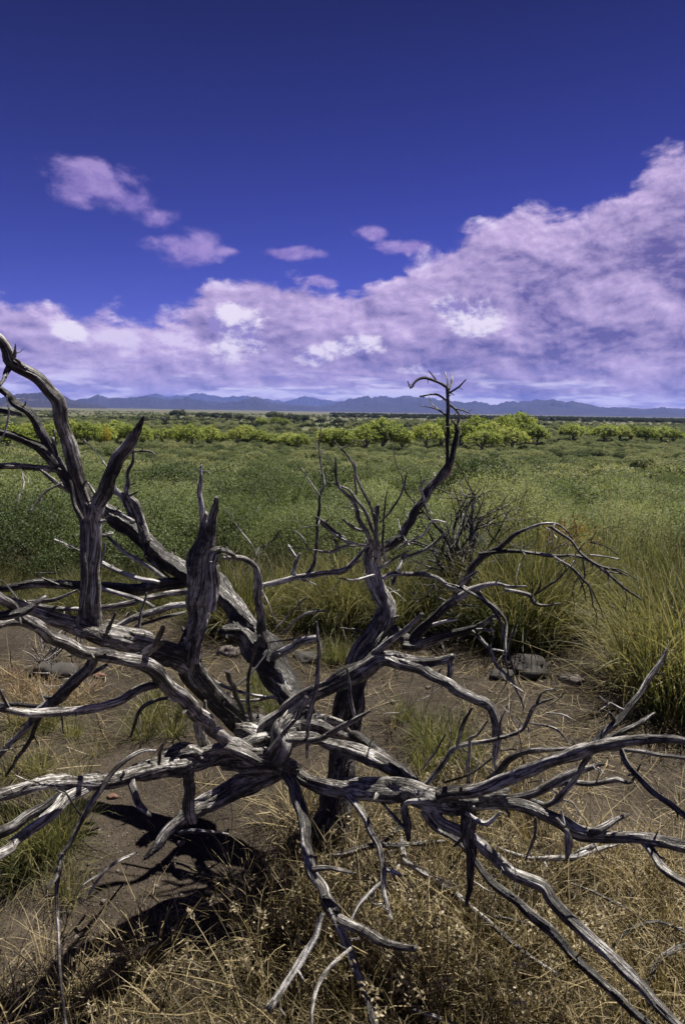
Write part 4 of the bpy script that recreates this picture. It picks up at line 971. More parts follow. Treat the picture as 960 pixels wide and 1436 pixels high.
# ------------------------------------------------------------------ mesquite shrubs
def shrub_proto(seed, rx, rz, n_spray, per, ll, lw, spray, mat, stem_n=5, thin=0.0, amp=0.42):
    (V, F), (ctr, sdv) = crown_leaves(seed, n_spray, per, rx, rz, ll, lw, spray, sparse=thin, amp=amp)
    V = V + np.array([0, 0, rz * 0.42]); V[:, 2] = np.maximum(V[:, 2], 0.02)
    crown = mesh_np('crown', V, F, M[mat])
    r = np.random.RandomState(seed + 90); lines = []
    for k in range(stem_n * 7):                        # stems from the root out to the sprays
        i = r.randint(len(ctr)); tip = ctr[i] + np.array([0, 0, rz * 0.42]) + sdv[i] * spray * r.choice([0.4, 0.5, 1.3])
        tip[2] = max(tip[2], 0.1); a = r.rand() * 6.28
        b = np.array([math.cos(a) * 0.08, math.sin(a) * 0.08, -0.05]); mid = b * 0.5 + tip * 0.5 + np.array([0, 0, 0.12 * rz]) + r.normal(size=3) * 0.08 * rz
        tt = np.linspace(0, 1, 6)[:, None]
        p = (1 - tt) ** 2 * b + 2 * tt * (1 - tt) * mid + tt ** 2 * tip
        lines.append((p, np.linspace(0.016 if k < stem_n else 0.009, 0.003, 6) * max(rz, 0.8)))
    stems = lines_mesh('stems', lines, M['wood_dark'], 5)
    return crown, stems

NEAR = [shrub_proto(31 + k, 1.35, 0.66 + 0.12 * k, 3000, 17, 0.032, 0.0125, 0.24, 'mesquite', 6, 0.16 + 0.1 * (k % 2), 0.58) for k in range(3)]
MID = [shrub_proto(51 + k, 1.6, 1.15 + 0.15 * (k % 3), 2300, 10, 0.075, 0.032, 0.30, 'mesquite', 4) for k in range(4)]
FAR = [shrub_proto(71 + k, 1.7, 1.0 + 0.15 * (k % 3), 800, 8, 0.15, 0.085, 0.34, 'mesquite_far', 2) for k in range(4)]

def plant(name, protos, x, y, sc, rz, label, cat, group, part_names=('crown', 'stems'), sink=0.02, zs=1.0):
    z = float(ground_z(x, y)) - sink
    root = empty(name, (x, y, z), rz, 1.0); root.scale = (sc, sc, sc * zs)
    tag(root, label, cat, group)
    for nm, me in zip(part_names, protos): obj(nm, me, root)
    return root

shrub_pts = []       # x, y, radius
def px_at(px, D):
    """lateral position of photo column px at forward distance D"""
    v = ray(px, 640); return v[0] / v[1] * D
rr_ = np.random.RandomState(4)
front_row = [(-70, 7.4, .95), (60, 6.7, .82), (190, 6.9, .80), (300, 7.6, .92), (130, 9.0, 1.0), (10, 9.6, 1.05), (250, 9.8, 1.0),
             (440, 7.2, .80), (545, 6.6, .84), (625, 6.5, .80), (380, 9.2, .95), (500, 9.4, 1.0), (620, 9.0, 1.0), (700, 7.6, .85),
             (790, 8.0, .80), (880, 8.4, .85), (980, 8.2, .95), (740, 9.8, .95), (860, 10.6, 1.0), (960, 10.8, 1.05),
             (-210, 7.2, .9), (-340, 7.6, .95), (1090, 7.6, .9), (1200, 7.2, .95), (1320, 7.6, 1.0), (1140, 9.8, 1.0), (-240, 9.8, 1.0)]
L_NEAR = 'fine leaved green mesquite shrub in the first row behind the dead tree'
L_MID = 'rounded grey green mesquite shrub in the thicket on the slope'
L_FAR = 'small far mesquite mound in the thicket short of the cottonwoods'
for px, D_, sc in front_row:
    x = px_at(px, D_); shrub_pts.append((x, D_, 1.3 * sc))
    plant('mesquite_shrub', NEAR[rr_.randint(3)], x, D_, sc * rr_.uniform(0.82, 1.1), rr_.rand() * 6.28, L_NEAR, 'shrub', 'mesquite shrubs behind the dead tree', zs=rr_.uniform(0.72, 1.22))

# the thicket: dart throwing, nearest first; the largest 280 are plants of their own, the rest one mass
cand = []
for D_ in np.arange(11.0, 420, 0.5):
    n = max(1, int(D_ * 0.5 * 1.25 / (5.2 + 0.014 * D_)))
    for _ in range(n):
        cand.append((rr_.uniform(-0.62, 0.62) * D_ + rr_.uniform(-2, 2), D_ + rr_.uniform(-0.3, 0.3)))
cand.sort(key=lambda c: c[1])
grid = {}
def free(x, y, r):
    gx, gy = int(x // 6), int(y // 6)
    for i in (-1, 0, 1):
        for j in (-1, 0, 1):
            for (a, b, q) in grid.get((gx + i, gy + j), ()):
                if (a - x) ** 2 + (b - y) ** 2 < ((r + q) * 0.66) ** 2: return False
    return True
for (a, b, q) in shrub_pts: grid.setdefault((int(a // 6), int(b // 6)), []).append((a, b, q))
thicket = []
for x, y in cand:
    sc = rr_.uniform(0.62, 1.45)
    sc *= float(np.interp(y, [10, 13, 20, 40, 80], [0.66, 0.76, 0.92, 1.0, 0.95]))
    if rr_.rand() < 0.12: sc *= 0.65
    if y < 150: sc = max(0.42, min(sc, (CAMZ - math.tan(RAD(3.15)) * y - float(np.interp(y, PY, PZ))) / 2.25))   # low browsed scrub on the slope
    r = 1.5 * sc
    if free(x, y, r):
        grid.setdefault((int(x // 6), int(y // 6)), []).append((x, y, r)); thicket.append((x, y, sc))
n_ind = 0; mass = []
for x, y, sc in thicket:
    if n_ind < 275 and abs(x / y) < 0.56:
        pr = MID[rr_.randint(4)] if y < 34 else FAR[rr_.randint(4)]
        plant('mesquite_shrub', pr, x, y, sc * 0.92, rr_.rand() * 6.28, L_MID if y < 34 else L_FAR, 'shrub', 'mesquite shrubs on the slope' if y < 34 else 'far mesquite shrubs', zs=rr_.uniform(0.85, 1.15))
        n_ind += 1; last_y = y
    else: mass.append((x, y, sc))
# open scrub on the plain beyond
for _ in range(9000):
    y = 420 * (2600 / 420) ** rr_.rand(); x = rr_.uniform(-0.66, 0.66) * y
    if vnoise(x * 0.012, y * 0.004, 40) + 0.5 * vnoise(x * 0.04, y * 0.02, 41) < rr_.uniform(-0.5, 0.8): mass.append((x, y, rr_.uniform(1.1, 2.4)))

def scatter(name, pts, protos, label, cat=None, squash=1.0):
    """a far mass of plants: one object whose points carry a plant each"""
    pts = np.array(pts); n = len(pts); r = np.random.RandomState(n)
    V = np.stack([pts[:, 0], pts[:, 1], ground_z(pts[:, 0], pts[:, 1]) - 0.05], -1)
    me = bpy.data.meshes.new(name); me.vertices.add(n); me.vertices.foreach_set('co', V.astype(np.float32).reshape(-1))
    for nm, typ, arr, key in (('scl', 'FLOAT', pts[:, 2], 'value'), ('rot', 'FLOAT', r.rand(n) * 6.28, 'value'), ('vid', 'INT', r.randint(0, len(protos), n), 'value')):
        at = me.attributes.new(nm, typ, 'POINT'); at.data.foreach_set(key, arr.astype(np.int32 if typ == 'INT' else np.float32))
    o = obj(name, me)
    g = bpy.data.node_groups.new(name, 'GeometryNodeTree')
    g.interface.new_socket('Geometry', in_out='INPUT', socket_type='NodeSocketGeometry'); g.interface.new_socket('Geometry', in_out='OUTPUT', socket_type='NodeSocketGeometry')
    N = g.nodes; Lk = g.links
    gi = N.new('NodeGroupInput'); go = N.new('NodeGroupOutput'); jn = N.new('GeometryNodeJoinGeometry')
    def attr(nm, typ):
        a = N.new('GeometryNodeInputNamedAttribute'); a.data_type = typ; a.inputs[0].default_value = nm; return a.outputs[0]
    scl = attr('scl', 'FLOAT'); rot = attr('rot', 'FLOAT'); vid = attr('vid', 'INT')
    cx = N.new('ShaderNodeCombineXYZ'); Lk.new(rot, cx.inputs[2])
    for k, me_k in enumerate(protos):
        src = bpy.data.objects.new(name + '_source', me_k)          # never linked to the scene: only the points show it
        oi = N.new('GeometryNodeObjectInfo'); oi.inputs[0].default_value = src; oi.inputs[1].default_value = True
        cmp = N.new('FunctionNodeCompare'); cmp.data_type = 'INT'; cmp.operation = 'EQUAL'; Lk.new(vid, cmp.inputs[2]); cmp.inputs[3].default_value = k
        ip = N.new('GeometryNodeInstanceOnPoints')
        Lk.new(gi.outputs[0], ip.inputs['Points']); Lk.new(cmp.outputs[0], ip.inputs['Selection']); Lk.new(oi.outputs['Geometry'], ip.inputs['Instance'])
        Lk.new(cx.outputs[0], ip.inputs['Rotation']); Lk.new(scl, ip.inputs['Scale']); Lk.new(ip.outputs[0], jn.inputs[0])
    Lk.new(jn.outputs[0], go.inputs[0])
    md = o.modifiers.new('plants', 'NODES'); md.node_group = g
    tag(o, label, cat, None, 'stuff')
    return o
scatter('mesquite_thicket', mass, [p[0] for p in FAR], 'far mass of mesquite scrub spreading to the plain')

# ------------------------------------------------------------------ cottonwoods along the river
def cotton_proto(seed, rx, rz, mat='cottonwood', n=430, spot=False):
    (V, F), (ctr, sdv) = crown_leaves(seed, n, 9, rx, rz, 0.42, 0.30, 0.85, up=0.2, fill=0.45, sparse=0.12)
    h0 = rz * 0.75 + 1.2
    V = V + np.array([0, 0, h0]); V[:, 2] = np.maximum(V[:, 2], 0.3)
    crown = mesh_np('crown', V, F, M[mat])
    r = np.random.RandomState(seed + 5); lines = [(np.array([[0, 0, -0.3], [0.1, 0.05, 1.0], [0.0, 0.15, 2.2], [0.2, 0.1, h0 + 0.4 * rz]]), np.array([0.34, 0.28, 0.22, 0.08]))]
    for k in range(16):
        i = r.randint(len(ctr)); tip = ctr[i] * 0.9 + np.array([0, 0, h0]); b = np.array([0.05, 0.1, r.uniform(0.8, h0)])
        if tip[2] < b[2]: tip[2] = b[2] + 0.3
        m_ = b * 0.5 + tip * 0.5 + np.array([0, 0, 0.25]); lines.append((np.array([b, m_ * 0.6 + b * 0.4, m_ * 0.6 + tip * 0.4, tip]), np.array([0.13, 0.10, 0.07, 0.03])))
    return crown, lines_mesh('trunk', lines, M['wood'], 6, 0.02)
COT = [cotton_proto(201 + k, 3.6 + 0.4 * (k % 2), 3.0 + 0.5 * (k % 3)) for k in range(5)]
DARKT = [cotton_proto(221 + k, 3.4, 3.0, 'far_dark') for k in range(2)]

def tree_at(px, top_y, base_y, half_w, protos, label, cat, group, name='cottonwood_tree', hgt=None, D=None):
    """distance from where the foot of the tree meets the terrain (base_y), size from the photo at that distance"""
    v0 = ray(px, base_y)
    if D is None:
        lo, hi = 20.0, 900.0
        for _ in range(40):
            md = (lo + hi) / 2; q = v0 / v0[1] * md
            if CAMZ + q[2] > float(np.interp(md, PY, PZ)): lo = md
            else: hi = md
        D = lo
    x = v0[0] / v0[1] * D; gz = float(ground_z(x, D))
    top = CAMZ + (ray(px, top_y) / ray(px, top_y)[1] * D)[2]
    H = max(top - gz, 2.5)
    k = rr_.randint(len(protos)); crown, trunk = protos[k]
    zz = np.array([v.co.z for v in crown.vertices]).max() if not hasattr(tree_at, 'c') or (crown.name not in tree_at.c) else tree_at.c[crown.name]
    if not hasattr(tree_at, 'c'): tree_at.c = {}
    tree_at.c[crown.name] = zz
    wx = half_w / FPX * D / 3.4
    root = empty(name, (x, D, gz - 0.05), rr_.rand() * 6.28); root.scale = (wx, wx, H / zz)
    tag(root, label, cat, group)
    obj('crown', crown, root); obj('trunk', trunk, root)
    return D
L_COT = 'bright yellow green cottonwood in the line along the river'
# left line of bright trees
for px, ty, by, hw in [(-40, 596, 634, 30), (15, 594, 632, 28), (42, 596, 628, 22), (75, 594, 628, 20), (98, 590, 626, 20), (118, 592, 628, 18), (142, 588, 626, 20), (165, 587, 624, 22), (182, 592, 626, 16),
                       (205, 592, 625, 20), (228, 595, 626, 18), (250, 598, 626, 18), (272, 597, 626, 20), (292, 599, 625, 18), (312, 602, 625, 15), (330, 603, 624, 14), (346, 601, 624, 16),
                       (362, 604, 626, 14), (384, 603, 628, 18), (400, 602, 630, 18), (418, 604, 628, 15), (462, 598, 634, 24), (478, 603, 634, 20)]:
    tree_at(px + rr_.uniform(-4, 4), ty - 2 + rr_.uniform(-7, 5), by + 3 + rr_.uniform(-3, 3), hw * rr_.uniform(0.8, 1.15), COT, L_COT, 'tree', 'cottonwoods along the river')
tree_at(150, 596, 632, 7, [cotton_proto(240, 3.4, 3.0, 'yellow_leaf', 200)], 'small yellowed cottonwood sapling before the bright green line', 'tree', None)
# centre and right: bigger, nearer trees
for px, ty, by, hw, lab in [
    (512, 592, 634, 22, None), (536, 583, 634, 30, 'tall open cottonwood with dark gaps beside the bare crown twigs'), (562, 598, 634, 18, None),
    (598, 590, 632, 22, None), (618, 584, 630, 24, None), (645, 586, 630, 24, None), (668, 580, 626, 26, None), (690, 588, 630, 26, None), (706, 578, 626, 18, None),
    (722, 574, 622, 24, 'tallest cottonwood on the right with a crown above the plain'), (738, 590, 626, 24, None), (752, 594, 626, 18, None), (716, 596, 632, 24, None), (676, 600, 634, 24, None),
    (802, 592, 620, 20, 'lone round cottonwood standing apart on the right'), (846, 592, 622, 20, None), (868, 594, 620, 18, None), (884, 592, 620, 18, None), (905, 596, 622, 16, None), (925, 595, 620, 18, None),
    (942, 600, 622, 14, None), (985, 598, 622, 24, None)]:
    tree_at(px, ty, by + 2, hw, COT, lab or 'bright green cottonwood in the loose grove on the right', 'tree', None if lab else 'cottonwoods in the right grove')
# far dark trees on the plain
for px, ty, by, hw in [(250, 572, 588, 13), (284, 576, 588, 11), (303, 578, 590, 10), (318, 578, 591, 9), (336, 580, 592, 9), (352, 582, 593, 8), (386, 575, 592, 14), (412, 578, 594, 13), (426, 581, 594, 9),
                       (450, 584, 596, 7), (474, 586, 597, 8)]:
    tree_at(px, ty, by, hw, DARKT, 'dark green tree far out on the plain beyond the bright line', 'tree', 'dark trees on the plain', 'plain_tree')
for px, ty, by, hw in [(366, 584, 600, 10), (388, 583, 600, 9), (400, 586, 600, 7)]:
    tree_at(px, ty, by, hw, COT, 'small pale cottonwood among dark trees far out on the plain', 'tree', 'pale trees on the plain')
# cloud shadow on the plain, imitated by belts of added dark trees
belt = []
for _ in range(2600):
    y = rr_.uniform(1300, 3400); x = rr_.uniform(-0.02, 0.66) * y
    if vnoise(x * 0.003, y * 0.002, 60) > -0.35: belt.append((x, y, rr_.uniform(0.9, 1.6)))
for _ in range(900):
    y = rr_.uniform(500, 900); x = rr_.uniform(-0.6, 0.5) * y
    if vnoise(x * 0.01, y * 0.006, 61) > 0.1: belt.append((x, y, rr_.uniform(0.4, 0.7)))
scatter('cloud_shadow_belt', belt, [p[0] for p in DARKT], 'dark trees imitating a cloud shadow on the plain below the mountains')

# ------------------------------------------------------------------ bare dark shrubs
def bare_shrub(px, py_top, D, h, wdt, seed, label, mat='wood_dark', n=6, lev=3):
    x = px_at(px, D); z = float(ground_z(x, D))
    root = empty('dead_shrub', (x, D, z - 0.02), 0); tag(root, label, 'dead shrub')
    lines, tips = twig_skeleton(seed, n, h, wdt, lev)
    per = max(1, len(lines) // n)
    k = 0
    while k < len(lines):                                 # one mesh per stem with its twigs
        obj('stem', lines_mesh('stem', lines[k:k + per], M[mat], 5, 0.0016), root); k += per
bare_shrub(655, 600, 4.9, 1.30, 1.0, 301, 'dark bare shrub behind the tall crown twigs of the dead tree', n=5)
bare_shrub(600, 640, 5.0, 1.05, 0.9, 305, 'low dark bare shrub behind the fan of grey twigs', n=4)
bare_shrub(40, 900, 4.2, 0.42, 0.55, 309, 'small broken dead shrub on the bare soil behind the left limbs', 'wood', n=9, lev=1)
bare_shrub(96, 900, 3.9, 0.32, 0.35, 311, 'tiny grey dead shrub of splayed sticks beside a red stone', 'wood', n=7, lev=1)
bare_shrub(330, 700, 6.0, 0.95, 0.8, 313, 'thin dark bare shrub among the green mesquite behind the stump', n=3)

# ------------------------------------------------------------------ grasses
STRAW = [tuft_mesh('blades', M['straw'], 400 + k, 46 + 10 * (k % 2), 0.34 + 0.06 * (k % 3), 0.1, 0.75, 1.5, 0.0040, 4, 0.09) for k in range(6)]
STRAW_SEED = [seed_heads(c, 0.12, M['seed'], 420 + k, 0.0095, length=0.05) for k, (m_, c) in enumerate(STRAW)]
YG = [tuft_mesh('blades', M['straw_green'], 440 + k, 110, 0.30, 0.1, 0.40, 0.9, 0.0034, 4, 0.05) for k in range(3)]
GR = [tuft_mesh('blades', M['green'], 450 + k, 120, 0.28, 0.1, 0.45, 0.9, 0.0036, 4, 0.06) for k in range(3)]
TALL = [tuft_mesh('blades', M['green'], 460 + k, 240, 0.95, 0.1, 0.38, 1.25, 0.0070, 6, 0.14) for k in range(3)]
TALLY = [tuft_mesh('blades', M['straw_green'], 470 + k, 190, 1.05, 0.1, 0.30, 1.0, 0.0062, 6, 0.14) for k in range(3)]
PLUME = []
for k in range(3):
    me, c = tuft_mesh('stalks', M['straw_green'], 480 + k, 14, 1.5, 0.1, 0.16, 0.22, 0.0036, 6, 0.12)
    PLUME.append((me, seed_heads(c, 0.7, M['seed'], 490 + k, 0.010, length=0.30)))
TAN = [tuft_mesh('blades', M['tan_grass'], 500 + k, 70, 0.10, 0.1, 0.6, 0.8, 0.0026, 3, 0.06) for k in range(2)]

FLUFF = [seed_heads(STRAW[k][1] * np.array([1, 1, 1.0]), 0.22, M['seed'], 430 + k, 0.011, length=0.07) for k in range(2)]
def clump(px, py, kind, sc, label, group, rz=None, zs=1.0, xy=None):
    g = on_ground(px, py) if xy is None else np.array([xy[0], xy[1], ground_z(*xy)])
    k = rr_.randint(len(kind)); it = kind[k]
    root = empty('grass_clump', (g[0], g[1], float(ground_z(g[0], g[1]))), rr_.rand() * 6.28 if rz is None else rz); root.scale = (sc, sc, sc * zs)
    tag(root, label, 'grass clump', group)
    obj('blades', it[0], root)
    if kind is STRAW and rr_.rand() < 0.75: tag(obj('seed_heads', STRAW_SEED[k], root), kind='stuff')
    if kind is PLUME: tag(obj('plumes', it[1], root), kind='stuff')
    return root

def soil_bare(px, py):
    """photo areas that show open soil"""
    for (cx, cy, rx, ry) in [(235, 1330, 105, 150), (215, 1200, 120, 60), (640, 945, 110, 42), (860, 1160, 110, 45), (120, 930, 150, 45), (760, 985, 70, 50), (330, 900, 50, 50), (900, 1090, 90, 40)]:
        if ((px - cx) / rx) ** 2 + ((py - cy) / ry) ** 2 < 1: return True
    return False

def mass_pt(px, py, sc):
    g = on_ground(px, py); return (g[0], g[1], sc)
n_s = 0; more_straw = []; rest = []
while n_s < 480:                                        # golden straw round the foot of the tree
    px = rr_.uniform(150, 1200); py = rr_.uniform(1120, 1660)
    if soil_bare(px, py) or (py < 1200 and px < 380): continue
    if px < 330 and rr_.rand() < 0.5: continue
    n_s += 1
    if py < 1440 and px < 970 and n_s < 190:
        clump(px, py, STRAW, rr_.uniform(0.6, 1.1), 'low tuft of golden dry grass round the foot of the dead tree', 'golden tufts in the foreground')
    else: more_straw.append(mass_pt(px, py, rr_.uniform(0.5, 1.0)))
for k in range(40):
    px, py = rr_.uniform(-60, 230), rr_.uniform(1240, 1600)
    if py < 1440 and k < 20: clump(px, py, STRAW, rr_.uniform(0.4, 0.75), 'thin brown tuft of dry grass beside the bare dark soil', 'thin brown tufts beside the bare soil')
    else: more_straw.append(mass_pt(px, py, rr_.uniform(0.4, 0.8)))
for k in range(40):
    px, py = rr_.uniform(-80, 130), rr_.uniform(1010, 1260)
    if k < 22 and px > -10: clump(px, py, GR if rr_.rand() < 0.5 else YG, rr_.uniform(0.6, 1.0), 'short green grass tuft under the low left limb', 'green tufts under the left limb')
    else: rest.append(mass_pt(px, py, rr_.uniform(0.5, 0.9)))
for px, py, sc in [(610, 1050, 1.0), (590, 1030, .9), (640, 1040, .9), (625, 1075, 1.0), (565, 1010, .7), (660, 1075, .8), (600, 1090, 1.0)]:
    clump(px, py, YG, sc, 'yellow green grass tuft on the far side of the right strut', 'yellow green tufts behind the right strut')
for px, py, sc in [(370, 985, .9), (360, 960, .7), (385, 1005, .8), (345, 1000, .7)]:
    clump(px, py, YG, sc, 'yellow green grass tuft seen between the stump and the leaning limb', 'yellow green tufts between the stems')
for px, py, sc in [(470, 925, .9), (482, 930, .8), (458, 930, .7)]:
    clump(px, py, YG, sc, 'yellow grass tuft under the silver branch behind the trunk', 'yellow tufts behind the trunk')
for px, py, sc in [(215, 1010, 1.0), (240, 1030, 1.0), (200, 1035, .9), (260, 1000, .8), (225, 985, .8)]:
    clump(px, py, GR, sc, 'green grass tuft behind the front stem beside gravel', 'green tufts behind the front stem')
for _ in range(16):
    clump(rr_.uniform(-20, 130), rr_.uniform(945, 1015), TAN, rr_.uniform(0.8, 1.5), 'short tan dried grass on the open soil at the left', 'tan tufts on the open soil')
for _ in range(24):
    px = rr_.uniform(540, 960); py = rr_.uniform(960, 1130)
    if soil_bare(px, py): continue
    clump(px, py, STRAW, rr_.uniform(0.4, 0.75), 'small brown dry tuft on the soil under the right limbs', 'brown tufts under the right limbs')
# tall grass in front of the mesquite
for _ in range(22):
    clump(rr_.uniform(300, 660), rr_.uniform(868, 892), TALL, rr_.uniform(0.55, 0.85), 'tall arching green grass in front of the centre mesquite', 'tall green grass behind the trunk')
for px, py, sc in [(720, 905, .9), (745, 900, 1.0), (770, 895, .95), (700, 900, .8), (730, 890, 1.0), (790, 885, .8), (755, 880, .95), (690, 885, .8), (810, 870, .8), (670, 888, .8)]:
    clump(px, py, TALL, sc, 'big arching green grass clump under the drooping right branch', 'big green clumps under the right branch')
for px, py, sc in [(905, 985, .95), (945, 990, 1.0), (930, 960, 1.0), (900, 950, .9), (965, 965, 1.0), (985, 1000, 1.0), (935, 1010, .8), (880, 940, .8), (1010, 980, 1.0)]:
    clump(px, py, TALLY if rr_.rand() < 0.5 else TALL, sc, 'large yellow green grass clump behind the upright grey spear branch', 'large clumps at the right edge')
for _ in range(18):
    clump(0, 0, TALLY, rr_.uniform(0.7, 1.0), 'tall yellow green grass in front of the right hand mesquite', 'tall yellow green grass on the right', xy=(px_at(rr_.uniform(640, 990), 5.4), rr_.uniform(4.9, 6.4)))
for px, D_, sc in [(905, 5.6, 1.0), (870, 5.2, .95), (940, 5.9, 1.0), (690, 5.6, .85), (860, 6.2, 1.0), (930, 4.9, .85), (750, 6.2, .85), (980, 5.5, 1.0), (820, 6.0, .85)]:
    clump(0, 0, PLUME, sc, 'tall plumed grass with pale seed heads rising over the green grass', 'plumed grasses on the right', xy=(px_at(px, D_), D_))
for px, py, sc in [(640, 1420, 1.0), (680, 1370, .9), (560, 1440, .9), (720, 1440, 1.0), (585, 1210, .8), (690, 1345, .8), (500, 1425, .8), (930, 1385, .8), (20, 1420, .8), (250, 1425, .7), (530, 1390, .8), (600, 1330, .7)]:
    rt_ = clump(px, py, STRAW, sc, 'dry tuft with fluffy pale seed heads in the golden straw', 'tufts with pale seed heads')
    tag(obj('seed_heads', FLUFF[rr_.randint(2)], rt_), kind='stuff')
tall_mass = []
for _ in range(60):
    D_ = rr_.uniform(5.0, 6.2); tall_mass.append((px_at(rr_.uniform(-80, 340), D_), D_, rr_.uniform(0.35, 0.6)))
for _ in range(85):
    D_ = rr_.uniform(4.9, 5.8); tall_mass.append((px_at(rr_.uniform(300, 1300), D_), D_, rr_.uniform(0.5, 0.8)))
for _ in range(560):                                     # sparse dry growth over the open ground
    px, py = rr_.uniform(-260, 1300), rr_.uniform(905, 1190)
    if soil_bare(px, py) and rr_.rand() < 0.55: continue
    more_straw.append(mass_pt(px, py, rr_.uniform(0.18, 0.5)))
scatter('tall_grass', tall_mass, [t_[0] for t_ in TALL], 'ragged green grass along the foot of the mesquite')
scatter('dry_grass', more_straw, [t_[0] for t_ in STRAW], 'tangled golden dry grass carpeting the foreground soil')
scatter('short_grass', rest, [t_[0] for t_ in GR + YG], 'short green grass between the tufts at the left')

# loose straw and litter lying on the ground
def litter():
    r = np.random.RandomState(77); n = 22000
    a = np.radians(r.uniform(-48, 48, n)); d = 0.8 + 4.6 * r.rand(n) ** 0.8
    x = np.sin(a) * d; y = np.cos(a) * d
    keep = (vnoise(x * 2.2, y * 2.2, 12) + 0.4 * vnoise(x * 7, y * 7, 13) + np.where(x > -0.25, 0.45, 0.1) + np.where(y > 2.6, 0.25, 0)) > r.uniform(-0.1, 0.75, n)
    x, y = x[keep], y[keep]; n = len(x)
    base = np.stack([x, y, ground_z(x, y)], -1)
    L = r.uniform(0.05, 0.30, n); azm = r.rand(n) * 6.28
    V, F, C = blades(base, azm, r.uniform(1.0, 1.62, n), r.uniform(-0.1, 0.6, n), L, r.uniform(0.0018, 0.0042, n), 3, r, floor=False)
    zz = ground_z(V[:, 0], V[:, 1]) + 0.004; V[:, 2] = np.maximum(V[:, 2], zz)
    o = obj('dry_straw', mesh_np('dry_straw', V, F, M['straw'])); tag(o, 'loose golden straw littering the soil', None, None, 'stuff')
litter()

def rock_mesh(seed, mat, flat=0.65):
    r = np.random.RandomState(seed)
    import bmesh
    bm = bmesh.new(); bmesh.ops.create_icosphere(bm, subdivisions=3, radius=1.0)
    for v in bm.verts:
        d = v.co.normalized(); s_ = 1 + 0.28 * float(vnoise(d.x * 2 + seed, d.y * 2 + d.z, seed)) + 0.16 * float(vnoise(d.x * 4.5, d.y * 4.5 + d.z * 4, seed + 1)) + 0.08 * float(vnoise(d.x * 9, d.y * 9 + d.z * 7, seed + 2))
        v.co = d * s_; v.co.z *= flat
    me = bpy.data.meshes.new('stone'); [setattr(f_, 'smooth', True) for f_ in bm.faces]; bm.to_mesh(me); bm.free(); me.materials.append(mat)
    return me
ROCK = [rock_mesh(600 + k, M['stone']) for k in range(4)]
for px, py, w_, m_, lab in [
    (158, 1118, 15, 'stone_red', 'reddish stone on the soil under the low left limb'), (140, 948, 18, 'stone_red', 'dull red stone on the open soil behind the left limbs'),
    (738, 938, 66, 'stone_dark', 'large dark flat stone beside the big green grass clump'), (700, 948, 34, 'stone_dark', 'rounded dark stone next to the large flat one'),
    (75, 945, 60, 'stone_dark', 'flat dark stone slab near the small dead shrubs'), (320, 915, 36, 'stone', 'grey stone behind the leaning limb'), (430, 925, 40, 'stone_dark', 'dark stone beside the yellow tuft behind the trunk'),
    (800, 955, 34, 'stone', 'grey stone on bare soil at the edge of the grass')]:
    g = on_ground(px, py); dd = np.dot(g - np.array([0, 0, CAMZ]), ROT @ np.array([0, 0, -1.0])); s_ = w_ / FPX * dd * 0.5
    o = obj('stone', rock_mesh(int(px), M[m_], 0.42)); o.location = (g[0], g[1], g[2] + s_ * 0.12); o.scale = (s_, s_ * 0.85, s_); o.rotation_euler = (0, 0, rr_.rand() * 0.8 - 0.4)
    tag(o, lab, 'stone')
for px, py, w_ in [(190, 1322, 8), (165, 1222, 6), (243, 1212, 7), (219, 1244, 7), (254, 1184, 12), (270, 1315, 9), (208, 1388, 8), (302, 1320, 16), (90, 1318, 12), (278, 1217, 7), (145, 1265, 7), (158, 1340, 7), (228, 1373, 7), (235, 1300, 6), (550, 985, 7), (745, 1000, 8), (600, 965, 7)]:
    g = on_ground(px, py); dd = np.dot(g - np.array([0, 0, CAMZ]), ROT @ np.array([0, 0, -1.0])); s_ = w_ / FPX * dd * 0.5
    o = obj('pebble', ROCK[rr_.randint(4)]); o.location = (g[0], g[1], g[2] + s_ * 0.3); o.scale = (s_, s_ * 0.85, s_); o.rotation_euler = (0, 0, rr_.rand() * 6)
    tag(o, 'small pale pebble lying on bare soil', 'pebble', 'pebbles on the soil')
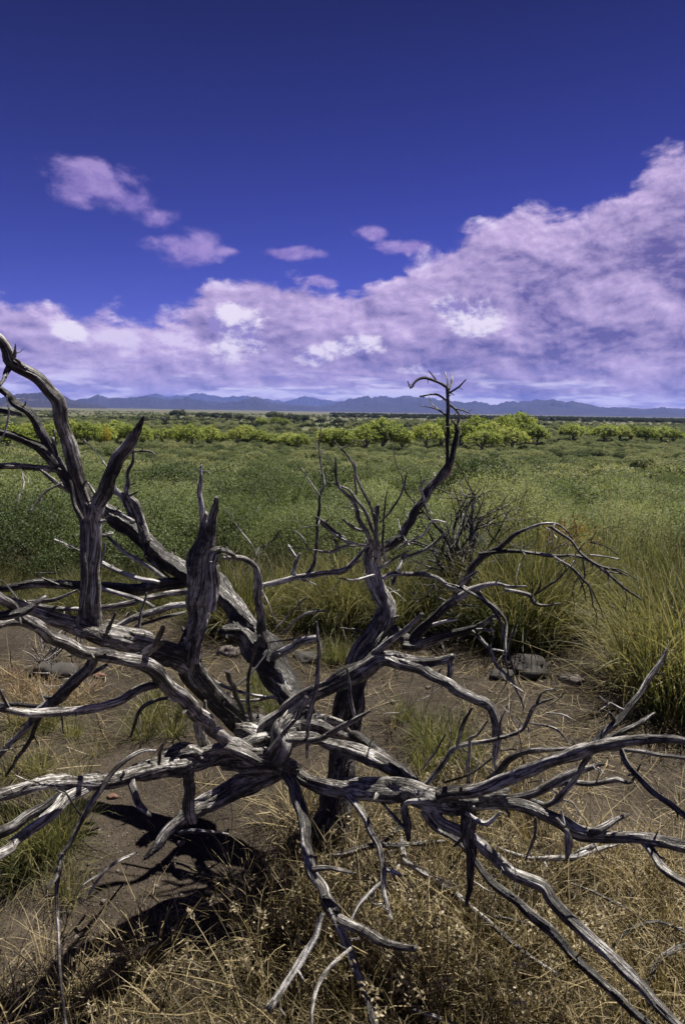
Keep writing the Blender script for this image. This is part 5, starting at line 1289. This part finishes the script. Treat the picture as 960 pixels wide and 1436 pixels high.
def gravel():
    r = np.random.RandomState(91); n = 5000
    a = np.radians(r.uniform(-50, 50, n)); d = 0.9 + 5.0 * r.rand(n) ** 0.75; x = np.sin(a) * d; y = np.cos(a) * d; z = ground_z(x, y)
    s_ = 0.0022 + 0.006 * r.rand(n) ** 4
    oct_ = np.array([[1, 0, 0], [0, 1, 0], [-1, 0, 0], [0, -1, 0], [0, 0, .7], [0, 0, -.7]])
    V = (oct_[None] * r.uniform(0.7, 1.3, (n, 6, 1)) * s_[:, None, None] + np.stack([x, y, z + s_ * 0.3], -1)[:, None]).reshape(-1, 3)
    f = np.array([[0, 1, 4], [1, 2, 4], [2, 3, 4], [3, 0, 4], [1, 0, 5], [2, 1, 5], [3, 2, 5], [0, 3, 5]])
    F = (f[None] + (np.arange(n) * 6)[:, None, None]).reshape(-1, 3)
    o = obj('gravel', mesh_np('gravel', V, F, M['stone'])); tag(o, 'fine gravel strewn over the soil', None, None, 'stuff')
gravel()
# rusty low plant in the grass on the right
(Vr, Fr), _ = crown_leaves(700, 120, 9, 0.35, 0.3, 0.05, 0.022, 0.16)
plant('rusty_plant', (mesh_np('leaves', Vr + np.array([0, 0, 0.35]), Fr, M['orange_leaf']), lines_mesh('stems', twig_skeleton(701, 4, 0.5, 0.4, 1)[0], M['wood'], 5, 0.002)),
      px_at(800, 6.6), 6.6, 1.0, 0.0, 'small rusty orange leaved plant among tall grass on the right', 'plant', None, ('leaves', 'stems'))

# ------------------------------------------------------------------ the air between here and the mountains
def haze():
    x0, x1, y0, y1, z0, z1 = -35000, 35000, -35000, 35000, -80.0, 860.0
    V = np.array([[x, y, z] for x in (x0, x1) for y in (y0, y1) for z in (z0, z1)])
    F = np.array([[0, 1, 3, 2], [4, 6, 7, 5], [0, 4, 5, 1], [2, 3, 7, 6], [0, 2, 6, 4], [1, 5, 7, 3]])
    m, t, o = material('haze_air')
    p = t.new('ShaderNodeVolumePrincipled'); p.inputs['Color'].default_value = (0.26, 0.37, 1.0, 1); p.inputs['Density'].default_value = 2.7e-5; p.inputs['Anisotropy'].default_value = 0.0
    t.l.new(p.outputs[0], o.inputs['Volume'])
    ob = obj('haze', mesh_np('haze', V, F, m)); tag(ob, 'pale blue haze filling the valley air', None, None, 'stuff')
haze()
